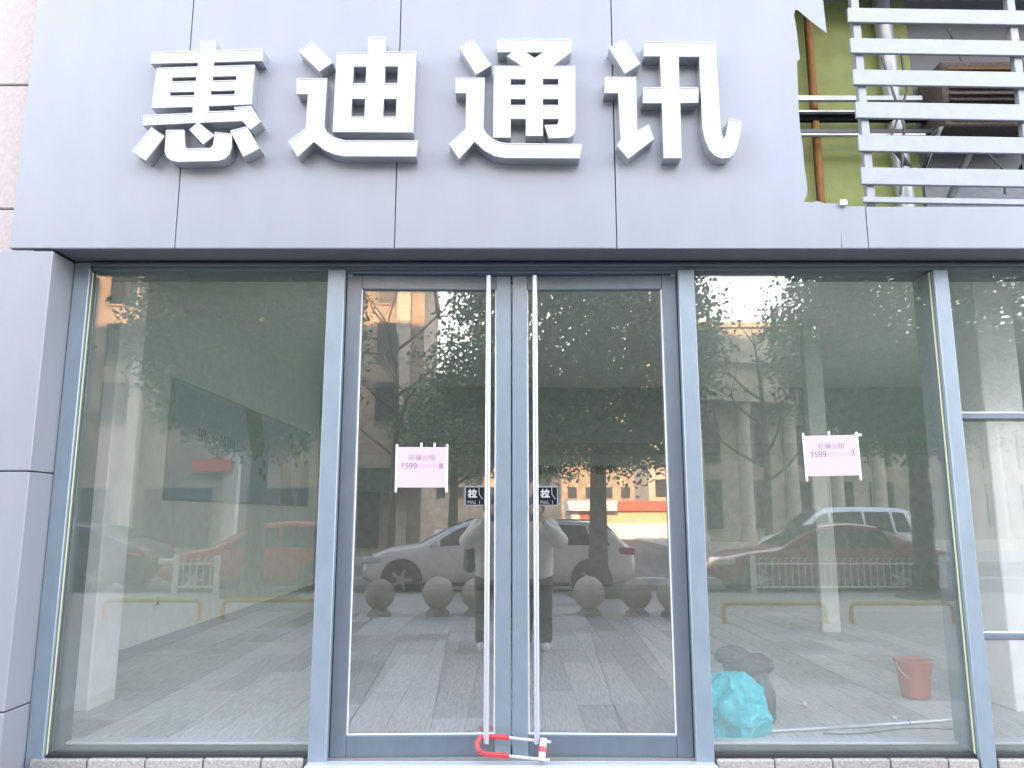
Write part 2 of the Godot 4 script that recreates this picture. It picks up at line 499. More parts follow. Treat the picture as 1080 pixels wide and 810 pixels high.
# ------------------------------------------------------------------ fascia, torn corner, louvre, letters
func fascia() -> void:
	var z := 0.24
	var top := 5.2
	for r in [[-2.78, -1.869], [-1.864, -0.653], [-0.648, 0.578]]:
		bput(shop, "fascia_panel", B.new().bevel(Vector3(r[0], 2.943, 0.2), Vector3(r[1], top, z), 0.003), M.clad)
	var torn := PackedVector2Array([Vector2(0.583, 2.943), Vector2(1.82, 2.943)])
	for q in [[887, 218], [884, 214.5], [870, 214.5], [862, 212], [855, 213.5], [848, 212.5], [851.5, 204], [851, 192], [848.5, 178], [846.7, 155.5], [844, 136], [842.5, 117], [841.5, 92], [840.5, 65], [844, 62], [842.5, 53], [840.5, 34], [837.5, 16], [838.5, 10.5], [841.5, 10.5], [849, 17], [860, 26], [872, 35], [870.5, 22], [868, 0], [866, -20], [869, -46]]:
		torn.append(on_z(q[0], q[1], z))
	torn.append(Vector2(1.83, top)); torn.append(Vector2(0.583, top))
	var tp := bput(shop, "fascia_panel", B.new().slab(torn, 0.236, z), M.clad)
	tp.set_meta("label", "fascia panel with a torn ragged edge")
	bput(shop, "fascia_strip", B.new().bevel(Vector3(1.824, 2.943, 0.21), Vector3(1.972, 3.19, z - 0.002), 0.003), M.clad)
	bput(shop, "fascia_strip", B.new().bevel(Vector3(1.976, 2.943, 0.2), Vector3(7.0, 3.186, z), 0.003), M.clad)
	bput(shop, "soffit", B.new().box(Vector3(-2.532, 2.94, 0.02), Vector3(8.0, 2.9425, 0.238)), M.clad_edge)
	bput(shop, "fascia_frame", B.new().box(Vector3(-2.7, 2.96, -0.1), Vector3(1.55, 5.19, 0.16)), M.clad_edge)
	# small bracket in the broken corner
	var br := B.new()
	var bp := on_z(889, 215, 0.245)
	br.bevel(Vector3(bp.x - 0.02, bp.y - 0.014, 0.242), Vector3(bp.x + 0.02, bp.y + 0.02, 0.262), 0.004)
	bput(shop, "bracket", br, M.galv)
	# what shows through the hole: green board, batten, rails
	bput(shop, "void_back", B.new().box(Vector3(1.2, 2.963, -0.215), Vector3(2.55, 5.19, -0.205)), M.olive)
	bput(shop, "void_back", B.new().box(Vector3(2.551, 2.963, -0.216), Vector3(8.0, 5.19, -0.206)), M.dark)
	bput(shop, "void_roof", B.new().box(Vector3(1.2, 4.78, -0.204), Vector3(8.0, 4.8, 0.19)), M.sheet)
	bput(shop, "void_floor", B.new().box(Vector3(1.2, 2.95, -0.204), Vector3(8.0, 2.962, 0.19)), M.sheet)
	var b1 := on_z(858, 110, -0.12)
	var w0 := on_z(866, 213, -0.12)
	var w1 := on_z(853, 40, -0.12)
	bput(shop, "batten", B.new().tube([Vector3(w0.x, w0.y - 0.16, -0.12), Vector3(w1.x, w1.y + 0.3, -0.12)], 0.026, 4), M.batten)
	for q in [[103, 0.028, -0.02, "galv"], [117, 0.01, -0.06, "galv"], [123, 0.05, -0.1, "black"], [138, 0.026, -0.06, "skirt"], [141.5, 0.01, -0.02, "galv"]]:
		var a := on_z(845, q[0], q[2])
		bput(shop, "void_rail", B.new().box(Vector3(1.5, a.y - q[1] / 2, q[2] - 0.03), Vector3(2.9 if q[3] != "galv" else 2.5, a.y + q[1] / 2, q[2])), M[q[3]])
	louvre(z)
	letters(z)

func louvre(z: float) -> void:
	var lv := thing("louvre_screen", "pale grey slatted louvre screen at the torn end of the fascia", "louvre", Vector3(1.99, 2.94, z))
	var rows := [[-58, -42], [-25, -9.5], [7.8, 23], [39.7, 55.5], [72.8, 89], [107, 124], [141.7, 159], [176, 194], [207, 213]]
	for r in rows:
		var a := on_z(905, r[0], z)
		var b := on_z(905, r[1], z)
		var x := 1.965 if r[0] > -100 else 1.97
		var xf := Transform3D(Basis(Vector3(0, 0, 1), -0.018), Vector3(x - 1.99, (a.y + b.y) / 2 - 2.94, 0))
		bput(lv, "slat", B.new().bevel(Vector3(0, -(a.y - b.y) / 2, -0.02), Vector3(3.6, (a.y - b.y) / 2, 0.0), 0.003, xf), M.louver)
	for x in [0.01, 0.93, 1.85]:
		bput(lv, "upright", B.new().bevel(Vector3(x, 0.26, -0.065), Vector3(x + 0.045, 2.2, -0.022), 0.003), M.louver)
	# behind it: pipe, old air conditioner, struts, sheet metal
	bput(shop, "down_pipe", B.new().tube([Vector3(2.42, 2.963, -0.14), Vector3(2.36, 4.77, -0.14)], 0.052, 14), M.galv)
	bput(shop, "void_sheet", B.new().box(Vector3(2.56, 2.963, -0.2), Vector3(5.2, 3.62, -0.19)), M.sheet)
	for q in [[930, 60, 950, 205, 0.05], [948, 40, 938, 150, 0.0], [1000, 30, 1012, 120, -0.1], [1030, 150, 1060, 205, -0.08]]:
		var a := on_z(q[0], q[1], q[4])
		var b := on_z(q[2], q[3], q[4])
		var mid := (a + b) / 2.0 + Vector2(0.06, -0.03)
		bput(shop, "loose_cable", B.new().tube([Vector3(a.x, a.y, q[4]), Vector3(mid.x, mid.y, q[4] + 0.03), Vector3(b.x, b.y, q[4])], 0.008, 6), M.skirt)
	for q in [[[980, 150], [1025, 92]], [[1010, 128], [1040, 142]], [[1002, 210], [1024, 158]], [[945, 158], [960, 178]]]:
		var a := on_z(q[0][0], q[0][1], -0.02)
		var b := on_z(q[1][0], q[1][1], -0.12)
		bput(shop, "strut", B.new().tube([Vector3(a.x, a.y, -0.02), Vector3(b.x, b.y, -0.12)], 0.022, 4), M.skirt)
	var ac := thing("air_conditioner_unit", "rusty brown air conditioner unit behind the slatted louvre", "air conditioner", Vector3(2.83, 3.76, -0.05))
	bput(ac, "housing", B.new().bevel(Vector3(-0.26, 0, -0.14), Vector3(0.36, 0.42, 0.13), 0.01), M.rust)
	for k in 9:
		bput(ac, "grille_bar", B.new().box(Vector3(-0.23, 0.03 + k * 0.04, 0.134), Vector3(0.33, 0.045 + k * 0.04, 0.15)), M.batten if k == 8 else M.rust)
	for s in [-0.3, 0.3]:
		bput(ac, "bracket_arm", B.new().tube([Vector3(s, -0.02, -0.14), Vector3(s, -0.02, 0.14), Vector3(s, -0.2, -0.12)], 0.015, 4), M.galv)

func outline(pts: Array, x0: float, z: float) -> PackedVector2Array:
	var out := PackedVector2Array()
	for q in pts:
		out.append(on_z(x0 + q[0] / 5.0625, 30.0 + q[1] / 5.0625, z))
	return out

func csg(parent: Node, poly: PackedVector2Array, z0: float, z1: float, op: int) -> void:
	var c := CSGPolygon3D.new()
	c.polygon = poly
	c.mode = CSGPolygon3D.MODE_DEPTH
	c.depth = z1 - z0
	c.position.z = z1        # the solid goes from its own plane towards -z
	c.operation = op as CSGShape3D.Operation
	parent.add_child(c)

func letter(sign_char: String, words: String, x0: float, solids: Array, holes: Array, at: Vector2) -> void:
	var t := thing("sign_letter", words, "sign letter", Vector3.ZERO, 0.0, "raised characters on the shop fascia")
	var front := 0.325
	var outer := []
	var inner := []
	for q in solids:
		outer.append(outline(q, x0, front))
		inner.append_array(Geometry2D.offset_polygon(outer[-1], -0.006, Geometry2D.JOIN_MITER))
	var gaps := []
	var wide := []
	for h in holes:
		gaps.append(outline(h, x0, front))
		wide.append_array(Geometry2D.offset_polygon(gaps[-1], 0.006, Geometry2D.JOIN_MITER))
	# a tray with a thin standing rim, and the face let into it
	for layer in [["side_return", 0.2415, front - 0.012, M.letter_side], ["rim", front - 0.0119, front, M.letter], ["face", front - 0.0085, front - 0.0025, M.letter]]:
		var c := CSGCombiner3D.new()
		c.name = layer[0]
		c.material_override = layer[3]
		var is_face: bool = layer[0] == "face"
		for p in (inner if is_face else outer):
			csg(c, p, layer[1], layer[2], CSGShape3D.OPERATION_UNION)
		for p in (wide if is_face else gaps):
			csg(c, p, layer[1] - 0.01, layer[2] + 0.01, CSGShape3D.OPERATION_SUBTRACTION)
		if layer[0] == "rim":
			var cut := CSGCombiner3D.new()
			cut.operation = CSGShape3D.OPERATION_SUBTRACTION
			for p in inner: csg(cut, p, front - 0.009, front + 0.01, CSGShape3D.OPERATION_UNION)
			for p in wide: csg(cut, p, front - 0.02, front + 0.02, CSGShape3D.OPERATION_SUBTRACTION)
			c.add_child(cut)
		t.add_child(c)

func letters(_z: float) -> void:
	letter("惠", "white raised character 惠, with the heart-shaped lower strokes, on the grey fascia", 130, [
		[[152, 125], [413, 118], [412, 65], [495, 65], [492, 116], [747, 108], [742, 172], [484, 180], [482, 200], [702, 193], [683, 405], [456, 414], [454, 442], [600, 437], [590, 420], [683, 412], [733, 497], [678, 540], [636, 494], [372, 504], [104, 518], [108, 462], [370, 450], [371, 418], [150, 425], [178, 210], [398, 202], [398, 182], [147, 188]],
		[[150, 527], [220, 575], [118, 705], [45, 655]],
		[[228, 542], [325, 540], [328, 625], [338, 640], [465, 637], [478, 622], [490, 552], [580, 562], [578, 635], [565, 672], [540, 696], [505, 707], [290, 712], [255, 704], [230, 685], [221, 655]],
		[[400, 500], [487, 570], [425, 618], [352, 540]],
		[[570, 545], [660, 522], [727, 640], [640, 685]]],
		[[[260, 262], [390, 258], [388, 279], [258, 283]], [[477, 257], [604, 253], [602, 274], [475, 278]], [[250, 340], [380, 337], [378, 356], [248, 359]], [[468, 334], [596, 330], [594, 351], [466, 354]]], Vector2.ZERO)
	letter("迪", "white raised character 迪, a windowed box over a long curved foot, on the grey fascia", 295, [
		[[170, 65], [283, 182], [212, 228], [100, 122]],
		[[90, 265], [253, 265], [238, 525], [255, 555], [290, 580], [350, 597], [740, 597], [728, 683], [345, 682], [290, 672], [235, 647], [182, 605], [95, 685], [45, 602], [138, 530], [150, 350], [90, 350]],
		[[305, 128], [470, 128], [472, 45], [567, 45], [565, 122], [730, 122], [712, 555], [282, 552]]],
		[[[395, 203], [463, 203], [458, 292], [390, 292]], [[563, 202], [632, 202], [628, 292], [560, 292]], [[386, 375], [456, 375], [452, 470], [381, 470]], [[556, 375], [624, 375], [620, 470], [551, 470]]], Vector2.ZERO)
	letter("通", "white raised character 通, with a small triangle gap near its top, on the grey fascia", 465, [
		[[168, 55], [270, 195], [188, 245], [98, 103]],
		[[78, 262], [235, 262], [228, 530], [243, 560], [275, 587], [310, 604], [350, 612], [755, 616], [742, 693], [340, 691], [285, 680], [230, 650], [180, 605], [97, 695], [42, 615], [132, 535], [135, 345], [78, 345]],
		[[302, 55], [697, 55], [697, 125], [598, 199], [718, 199], [718, 540], [708, 568], [685, 582], [575, 586], [553, 515], [618, 513], [628, 503], [628, 482], [545, 482], [545, 573], [453, 573], [453, 482], [373, 482], [373, 582], [278, 582], [283, 199], [432, 199], [352, 147], [380, 126], [302, 126]]],
		[[[455, 127], [548, 127], [500, 157]], [[373, 270], [452, 270], [452, 301], [373, 301]], [[545, 268], [627, 268], [627, 300], [545, 300]], [[373, 376], [452, 376], [452, 408], [373, 408]], [[545, 376], [627, 376], [627, 408], [545, 408]]], Vector2.ZERO)
	letter("讯", "white raised character 讯, ending in an upturned hook, on the grey fascia", 630, [
		[[142, 55], [230, 188], [148, 240], [62, 103]],
		[[42, 258], [207, 258], [213, 545], [275, 512], [303, 590], [165, 695], [105, 625], [125, 590], [112, 345], [38, 345]],
		[[250, 68], [632, 72], [658, 520], [664, 560], [675, 588], [686, 570], [705, 480], [770, 495], [762, 570], [748, 630], [730, 668], [705, 690], [665, 694], [630, 680], [600, 648], [575, 590], [562, 530], [545, 150], [435, 150], [438, 313], [540, 315], [540, 395], [443, 398], [450, 692], [355, 692], [345, 398], [243, 398], [245, 315], [342, 313], [335, 148], [248, 148]]],
		[], Vector2.ZERO)

# ------------------------------------------------------------------ doors
func doors() -> void:
	# both leaves are pushed a little inwards where they meet, so each mirrors the street at its own angle
	for s in [-1, 1]:
		var words: String = "left glass shop door leaf beside the pink notice, hinged at the window" if s < 0 else "plain glass shop door leaf hinged beside the window with the teal bag"
		if s < 0: words = "glass shop door leaf carrying a pink paper notice"
		var d := thing("glass_door", words, "door", Vector3(-0.958 if s < 0 else 0.954, 0.232, 0.0), -s * deg_to_rad(1.5), "double doors of the shop")
		var q := func(x0: float, x1: float, y0: float, y1: float, z0: float, z1: float, r := 0.004) -> B:
			return B.new().bevel(Vector3(minf(-s * x0, -s * x1), y0, z0), Vector3(maxf(-s * x0, -s * x1), y1, z1), r)
		var w := 0.952
		var h := 2.636
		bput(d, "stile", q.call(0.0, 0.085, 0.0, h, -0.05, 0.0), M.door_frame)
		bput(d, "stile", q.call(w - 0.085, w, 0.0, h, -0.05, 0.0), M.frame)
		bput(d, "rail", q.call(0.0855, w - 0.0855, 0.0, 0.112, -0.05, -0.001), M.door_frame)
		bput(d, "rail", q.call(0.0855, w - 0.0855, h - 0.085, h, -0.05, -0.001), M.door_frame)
		for e in [[0.0856, 0.091, 0.113, h - 0.086], [w - 0.091, w - 0.0856, 0.113, h - 0.086], [0.0912, w - 0.0912, 0.113, 0.119]]:
			bput(d, "glazing_bead", q.call(e[0], e[1], e[2], e[3], -0.02, -0.004, 0.001), M.bead)
		var g := bput(d, "pane", q.call(0.0905, w - 0.0905, 0.115, h - 0.087, -0.025, -0.022, 0.0005), M.pane_door)
		for k in range(1, 4):  # extra clear sheets added so the doors mirror the street more strongly
			bput(g, "reflection_sheet", q.call(0.0905, w - 0.0905, 0.115, h - 0.087, -0.025 - 0.007 * k, -0.022 - 0.007 * k, 0.0005), M.pane_in)
		# full-height pull bar on stand-offs
		var x: float = -s * 0.822
		var hd := bput(d, "handle", B.new().tube([Vector3(x, 0.085, 0.062), Vector3(x, h - 0.02, 0.062)], 0.0145, 14), M.steel)
		for y in [0.35, 1.3, 2.3]:
			bput(hd, "stand_off", B.new().tube([Vector3(x, y, -0.02), Vector3(x, y, 0.062)], 0.008, 8), M.steel)
		bput(d, "hinge", q.call(0.004, 0.03, h - 0.01, h + 0.002, -0.04, 0.004, 0.001), M.steel)
		# push / pull sticker on the glass, behind the bar
		var st := thing("door_sticker", "square black sticker with white 拉 character on the door with the pink notice" if s < 0 else "square black sticker with white 拉 character on the door without notice", "sticker", d.transform * Vector3(-s * (0.752 if s < 0 else 0.755), 1.309, -0.0195), d.rotation.y, "pull stickers on the doors")
		bput(st, "border", B.new().box(Vector3(-0.056, 0, -0.001), Vector3(0.056, 0.106, 0.0)), M.louver)
		bput(st, "backing", B.new().box(Vector3(-0.051, 0.005, 0.0005), Vector3(0.051, 0.101, 0.0012)), M.black)
		var ch := B.new()
		glyph(ch, "拉", Vector2(-0.040, 0.092), 0.050, 0.0075, 0.0013, 0.0022)
		bput(st, "character", ch, M.letter)
		text(st, "lettering", "PULL", 0.016, Vector3(-0.017, 0.019, 0.0016), M.letter)
		var fig := B.new()
		fig.tube([Vector3(0.022, 0.1, 0.002), Vector3(0.024, 0.062, 0.002), Vector3(0.042, 0.035, 0.002)], 0.0018, 4)
		fig.tube([Vector3(0.026, 0.028, 0.002), Vector3(0.026, 0.008, 0.002)], 0.0015, 4)
		bput(st, "figure_line", fig, M.letter)
	lock()

func lock() -> void:
	var t := thing("bicycle_lock", "red and white U-shaped bar lock joining both door handles", "lock", Vector3(0, 0.33, 0.06))
	var o := Vector3(0, 0.33, 0.06)
	var p := func(u: float, w: float, z: float) -> Vector3:
		var a := on_z(u, w, z)
		return Vector3(a.x, a.y, z) - o
	var red := [p.call(537, 778, 0.03), p.call(520, 776.8, 0.03), p.call(511, 776.5, 0.034), p.call(506, 778.5, 0.045), p.call(503.2, 783, 0.06), p.call(503.4, 788, 0.075), p.call(506.5, 793, 0.086), p.call(513, 795.5, 0.09), p.call(537, 797.3, 0.09)]
	bput(t, "sleeve", B.new().tube(red, 0.0125, 10), M.red)
	bput(t, "shackle", B.new().tube([p.call(537, 778, 0.03), p.call(581, 782.8, 0.03)], 0.0075, 10), M.lock_steel)
	bput(t, "shackle", B.new().tube([p.call(537, 797.3, 0.09), p.call(579.5, 801.8, 0.09)], 0.0075, 10), M.lock_steel)
	var a: Vector3 = p.call(573.5, 779, 0.045)
	var b: Vector3 = p.call(571, 803, 0.098)
	bput(t, "crossbar", B.new().tube([a, b], 0.019, 12), M.letter)
	bput(t, "band", B.new().tube([a.lerp(b, 0.38), a.lerp(b, 0.62)], 0.0205, 12), M.red)

# strokes of the small printed characters on a 10 x 10 grid
const GLYPHS := {
	"手": [[2.5, 1.5, 7.5, 0.8], [2, 3.6, 8, 3.6], [1, 6, 9, 6], [5, 1.2, 5, 9], [5, 9, 3.6, 8.4]],
	"机": [[0.5, 3, 4, 3], [2.3, 0.8, 2.3, 9.2], [2.2, 3.4, 0.6, 6.6], [2.6, 4, 3.8, 5.4], [5.2, 1.6, 5.2, 6], [5.2, 6, 4.2, 9], [5.2, 1.6, 7.8, 1.6], [7.8, 1.6, 7.8, 8.2], [7.8, 8.4, 9.4, 8.4], [9.4, 8.4, 9.4, 7]],
	"分": [[4, 1, 1, 5], [6, 1, 9, 5], [2.6, 5, 7.4, 5], [7.4, 5, 6.8, 9], [6.8, 9, 5.6, 8.6], [4.6, 5, 2, 9.2]],
	"期": [[0.8, 2.4, 5, 2.4], [1.6, 1, 1.6, 6.6], [4, 1, 4, 6.6], [1.6, 3.8, 4, 3.8], [1.6, 5.2, 4, 5.2], [0.6, 6.6, 5.2, 6.6], [1.8, 7.2, 0.8, 9], [3.8, 7.2, 4.8, 8.6], [6.2, 1.4, 6.2, 6.5], [6.2, 6.5, 5.4, 9.2], [6.2, 1.4, 9, 1.4], [9, 1.4, 9, 9], [9, 9, 8.2, 8.8], [6.2, 3.8, 9, 3.8], [6.2, 6.2, 9, 6.2]],
	"体": [[2.8, 0.8, 0.8, 4.4], [1.9, 3, 1.9, 9.2], [3.4, 3, 9.4, 3], [6.4, 0.8, 6.4, 9.2], [6.2, 3.2, 3.4, 7.4], [6.6, 3.2, 9.4, 7.4], [5, 7, 7.8, 7]],
	"验": [[0.8, 1.6, 3.6, 1.6], [3.6, 1.6, 3.2, 4.8], [1.4, 1.6, 1.2, 4.8], [1.2, 4.8, 4.2, 4.8], [4.2, 4.8, 3.8, 8.8], [3.8, 8.8, 3, 8.6], [0.6, 7, 3.2, 6.6], [6.8, 0.8, 4.6, 3.8], [6.8, 0.8, 9.4, 3.8], [5.8, 3.8, 8, 3.8], [5.4, 5.4, 6, 7.8], [7, 5.2, 7.2, 7.6], [8.8, 5, 7.8, 8.6], [4.8, 9, 9.4, 9]],
	"店": [[5, 0.5, 5.4, 1.6], [1.6, 1.8, 9.2, 1.8], [1.6, 1.8, 1.6, 6], [1.6, 6, 0.6, 9.2], [5.4, 2.4, 5.4, 5.6], [5.4, 3.8, 8.6, 3.8], [3.2, 5.6, 8.4, 5.6], [3.2, 5.6, 3.2, 9], [8.4, 5.6, 8.4, 9], [3.2, 8.8, 8.4, 8.8]],
	"拉": [[0.6, 3, 4, 3], [2.4, 0.8, 2.4, 9], [2.4, 9, 1.4, 8.4], [0.6, 6.4, 4, 5.2], [6.8, 0.8, 7, 2], [4.6, 2.6, 9.4, 2.6], [5.6, 3.8, 6.2, 7.4], [8.6, 3.6, 7.6, 8.6], [4.4, 8.8, 9.6, 8.8]],
	"旺": [[1, 1.6, 3.6, 1.6], [1, 1.6, 1, 8], [3.6, 1.6, 3.6, 8], [1, 4.8, 3.6, 4.8], [1, 8, 3.6, 8], [4.8, 1.8, 9.2, 1.8], [7, 1.8, 7, 8.6], [5.2, 5, 8.8, 5], [4.4, 8.6, 9.6, 8.6]],
	"铺": [[2, 0.8, 0.8, 3], [1.6, 2.4, 3.8, 2.4], [1, 4.4, 3.8, 4.4], [0.6, 6, 3.8, 6], [2.2, 2.4, 2.2, 9], [2.2, 9, 3.8, 8], [4.4, 2.2, 9.6, 2.2], [7, 0.8, 7, 9.2], [5, 4, 5, 9.2], [5, 4, 9, 4], [9, 4, 9, 9], [5, 5.6, 9, 5.6], [5, 7.2, 9, 7.2]],
	"出": [[5, 0.8, 5, 9], [2, 2, 2, 4.6], [8, 2, 8, 4.6], [2, 4.6, 8, 4.6], [1.2, 6, 1.2, 9], [8.8, 6, 8.8, 9], [1.2, 9, 8.8, 9]],
	"租": [[3.6, 1, 1, 1.8], [0.6, 3.4, 4, 3.4], [2.4, 1.6, 2.4, 9.2], [2.2, 4, 0.6, 7], [2.6, 4.4, 3.8, 5.8], [5.4, 1.6, 5.4, 9], [8.6, 1.6, 8.6, 9], [5.4, 1.6, 8.6, 1.6], [5.4, 4, 8.6, 4], [5.4, 6.4, 8.6, 6.4], [4.4, 9, 9.6, 9]],
}

func glyph(b: B, c: String, at: Vector2, size: float, thick: float, z0: float, z1: float) -> void:
	var k := 0
	for s in GLYPHS[c]:
		var p := at + Vector2(s[0], -s[1]) * size / 10.0
		var q := at + Vector2(s[2], -s[3]) * size / 10.0
		var d := (q - p).normalized() * thick / 2.0
		var e := Vector2(-d.y, d.x)
		p -= d; q += d
		var lift := 0.00002 * k
		k += 1
		b.slab(PackedVector2Array([p - e, q - e, q + e, p + e]), z0 + lift, z1 + lift * 3.0)

func text(parent: Node, called: String, words: String, size: float, at: Vector3, m: Material, turn := 0.0) -> void:
	var t := TextMesh.new()
	var f := SystemFont.new()
	f.font_names = PackedStringArray(["Droid Sans"])
	t.font = f
	t.text = words
	t.font_size = 64
	t.pixel_size = size / 46.0
	t.depth = 0.0008
	var o := put(parent, called, t, m)
	o.position = at
	o.rotation.y = turn

# ------------------------------------------------------------------ notices
func notices() -> void:
	var leaf := get_node("glass_door") as Node3D
	for k in 2:
		var t: Node3D
		var w := 0.283
		var h := 0.226
		if k == 0:
			t = thing("paper_notice", "pink paper rental notice taped to the glass door", "notice", leaf.transform * Vector3(0.452, 1.522, -0.0195), leaf.rotation.y, "pink rental notices")
		else:
			t = thing("paper_notice", "pink paper rental notice taped to the fixed window", "notice", Vector3(1.786, 1.817, -0.001), 0.0, "pink rental notices")
			w = 0.300
			t.rotation.z = deg_to_rad(1.2)
		bput(t, "sheet", B.new().box(Vector3(-w / 2, -h / 2, 0), Vector3(w / 2, h / 2, 0.0008)), M.paper)
		for e in ([[-0.141, 0.0], [0.141, 0.0], [-0.004, 1.0], [0.07, 1.0]] if k == 0 else [[-0.15, 0.0], [0.15, 0.0], [-0.005, 1.0], [0.155, 2.0]]):
			var tp := B.new()
			if e[1] == 0.0:
				tp.box(Vector3(e[0] - 0.0065, -h / 2 - 0.027, 0.001), Vector3(e[0] + 0.0065, h / 2 + 0.016, 0.0016))
			elif e[1] == 1.0:
				tp.box(Vector3(e[0] - 0.006, h / 2 - 0.004, 0.001), Vector3(e[0] + 0.006, h / 2 + 0.024, 0.0016))
			else:
				tp.box(Vector3(e[0] - 0.02, h / 2 - 0.008, 0.0018), Vector3(e[0] + 0.022, h / 2 + 0.006, 0.0022))
			bput(t, "tape", tp, M.tape)
		var gb := B.new()
		var x := -0.075
		for c in ["旺", "铺", "出", "租"]:
			glyph(gb, c, Vector2(x, 0.072), 0.036, 0.0026, 0.0009, 0.0013)
			x += 0.038
		bput(t, "heading", gb, M.ink_pale)
		text(t, "number", "1599", 0.03, Vector3(-0.072 if k == 0 else -0.075, 0.008, 0.0012), M.ink)
		bput(t, "smudge", B.new().box(Vector3(-0.03, -0.006, 0.0009), Vector3(0.1, 0.02, 0.0011)), mat(0.41, 0.31, 0.37, 0.85))
		if k == 0:
			bput(t, "stamp", B.new().box(Vector3(0.098, -0.008, 0.0012), Vector3(0.12, 0.022, 0.0014)), M.ink_pale)
		else:
			text(t, "number", "3", 0.03, Vector3(0.118, 0.012, 0.0012), M.ink)

# ------------------------------------------------------------------ interior
func interior() -> void:
	var fl := struct("shop_floor", B.new().box(Vector3(-3.398, 0.1, -9.198), Vector3(7.998, 0.228, -0.245)), M.plank[3])
	var far := B.new().box(Vector3(-3.398, 0.229, -9.198), Vector3(7.998, 0.24, -6.28))
	bput(fl, "far_boards", far, M.plank[3])
	bput(fl, "side_boards", B.new().box(Vector3(4.02, 0.229, -6.278), Vector3(7.998, 0.24, -0.246)), M.plank[1])
	var cut := {}
	for i in 31:
		var x := -3.4 + 0.24 * i
		var z := -0.25
		var first := true
		while z > -6.27:
			var ln: float = [0.5, 0.9, 1.3][rng.randi() % 3] if first else 1.5
			first = false
			var z1 := maxf(z - ln, -6.275)
			var key := "%.3f" % (z - z1)
			if not cut.has(key):
				cut[key] = B.new().bevel(Vector3(-0.1185, 0, -(z - z1) + 0.0015), Vector3(0.1185, 0.011, -0.0015), 0.0015).mesh()
			var o := put(fl, "plank", cut[key], M.plank[[0, 0, 1, 2, 3, 3, 4][rng.randi() % 7]])
			o.position = Vector3(x + 0.12, 0.229, z)
			z = z1
	# columns, skirting
	bput(shop, "column", B.new().bevel(Vector3(-3.3, 0.24, -1.29), Vector3(-2.735, 3.749, -0.94), 0.008), M.white)
	bput(shop, "column", B.new().bevel(Vector3(3.25, 0.24, -1.29), Vector3(3.52, 3.749, -0.94), 0.008), M.white)
	bput(shop, "column", B.new().bevel(Vector3(3.38, 0.24, -4.52), Vector3(3.58, 3.749, -4.4), 0.008), M.wall)
	bput(shop, "skirting", B.new().box(Vector3(-3.399, 0.241, -9.19), Vector3(-3.385, 0.34, -1.3)), M.skirt)
	bput(shop, "skirting", B.new().box(Vector3(-3.38, 0.241, -9.199), Vector3(7.99, 0.34, -9.185)), M.skirt)
	bput(shop, "wall_panel", B.new().box(Vector3(-3.38, 2.55, -9.199), Vector3(7.99, 2.75, -9.15)), mat(0.17, 0.165, 0.15, 0.7))
	var out := thing("wall_socket", "small grey socket plate low on the inner side wall", "socket", Vector3(-3.399, 0.62, -3.3))
	bput(out, "plate", B.new().bevel(Vector3(0, 0, -0.05), Vector3(0.012, 0.1, 0.05), 0.003), M.galv)
	bput(out, "slot", B.new().box(Vector3(0.0121, 0.03, -0.015), Vector3(0.014, 0.06, 0.015)), M.black)
	poster()
	wall_sign()
	bin_bags()
	var bk := thing("bucket", "faded red plastic bucket on the shop floor", "bucket", Vector3(2.81, 0.241, -1.34))
	bput(bk, "body", B.new().lathe([Vector2(0.0, 0.004), Vector2(0.085, 0.004), Vector2(0.092, 0.01), Vector2(0.118, 0.24), Vector2(0.127, 0.242), Vector2(0.128, 0.258), Vector2(0.118, 0.26), Vector2(0.113, 0.25), Vector2(0.088, 0.016), Vector2(0.0, 0.014)], Vector3.ZERO, 28), M.bucket)
	var hp := []
	for k in 13: hp.append(Vector3(cos(PI * k / 12.0) * 0.13, 0.24 - sin(PI * k / 12.0) * 0.12, 0.02 + sin(PI * k / 12.0) * 0.07))
	bput(bk, "handle", B.new().tube(hp, 0.003, 6), M.galv)
	var pp := thing("metal_pipe", "thin grey metal pipe lying on the floor along the window", "pipe", Vector3(1.5, 0.254, -0.44))
	bput(pp, "tube", B.new().tube([Vector3(0, 0, 0), Vector3(0.7, 0.001, -0.14), Vector3(1.45, 0, -0.32)], 0.012, 10), M.galv)
	for q in [0.3, 0.62, 0.95]:
		bput(pp, "coupling", B.new().tube([Vector3(1.45 * q, 0.001, -0.30 * q), Vector3(1.45 * q + 0.05, 0.001, -0.30 * q - 0.01)], 0.016, 10), M.steel)
	var wire := thing("cable", "thin dark cable lying slack on the shop floor", "cable", Vector3(1.8, 0.246, -0.42))
	var cp := []
	for k in 14: cp.append(Vector3(k * 0.07, 0, sin(k * 0.6) * 0.03 - 0.01 * k))
	bput(wire, "wire", B.new().tube(cp, 0.004, 6), M.skirt)
	for q in [[1.94, -1.02, "crumpled white paper scrap on the floor beside the bin bags", 0.05], [2.35, -0.72, "small torn plaster scrap on the floor near the pipe", 0.03]]:
		var sc := thing("paper_scrap", q[2], "litter", Vector3(q[0], 0.241, q[1]))
		var sb := B.new()
		for k in 7:
			var a := rng.randf() * TAU
			var c := Vector3(cos(a) * q[3] * 0.6, rng.randf_range(0.006, 0.02), sin(a) * q[3] * 0.4)
			var d: Vector3 = Vector3(rng.randf_range(-1, 1), rng.randf_range(-0.3, 0.3), rng.randf_range(-1, 1)).normalized() * q[3]
			sb.tri(c, c + d, c + Vector3(d.z, 0.015, -d.x) * 0.8, Vector3.UP)
		bput(sc, "crumple", sb, M.tape)

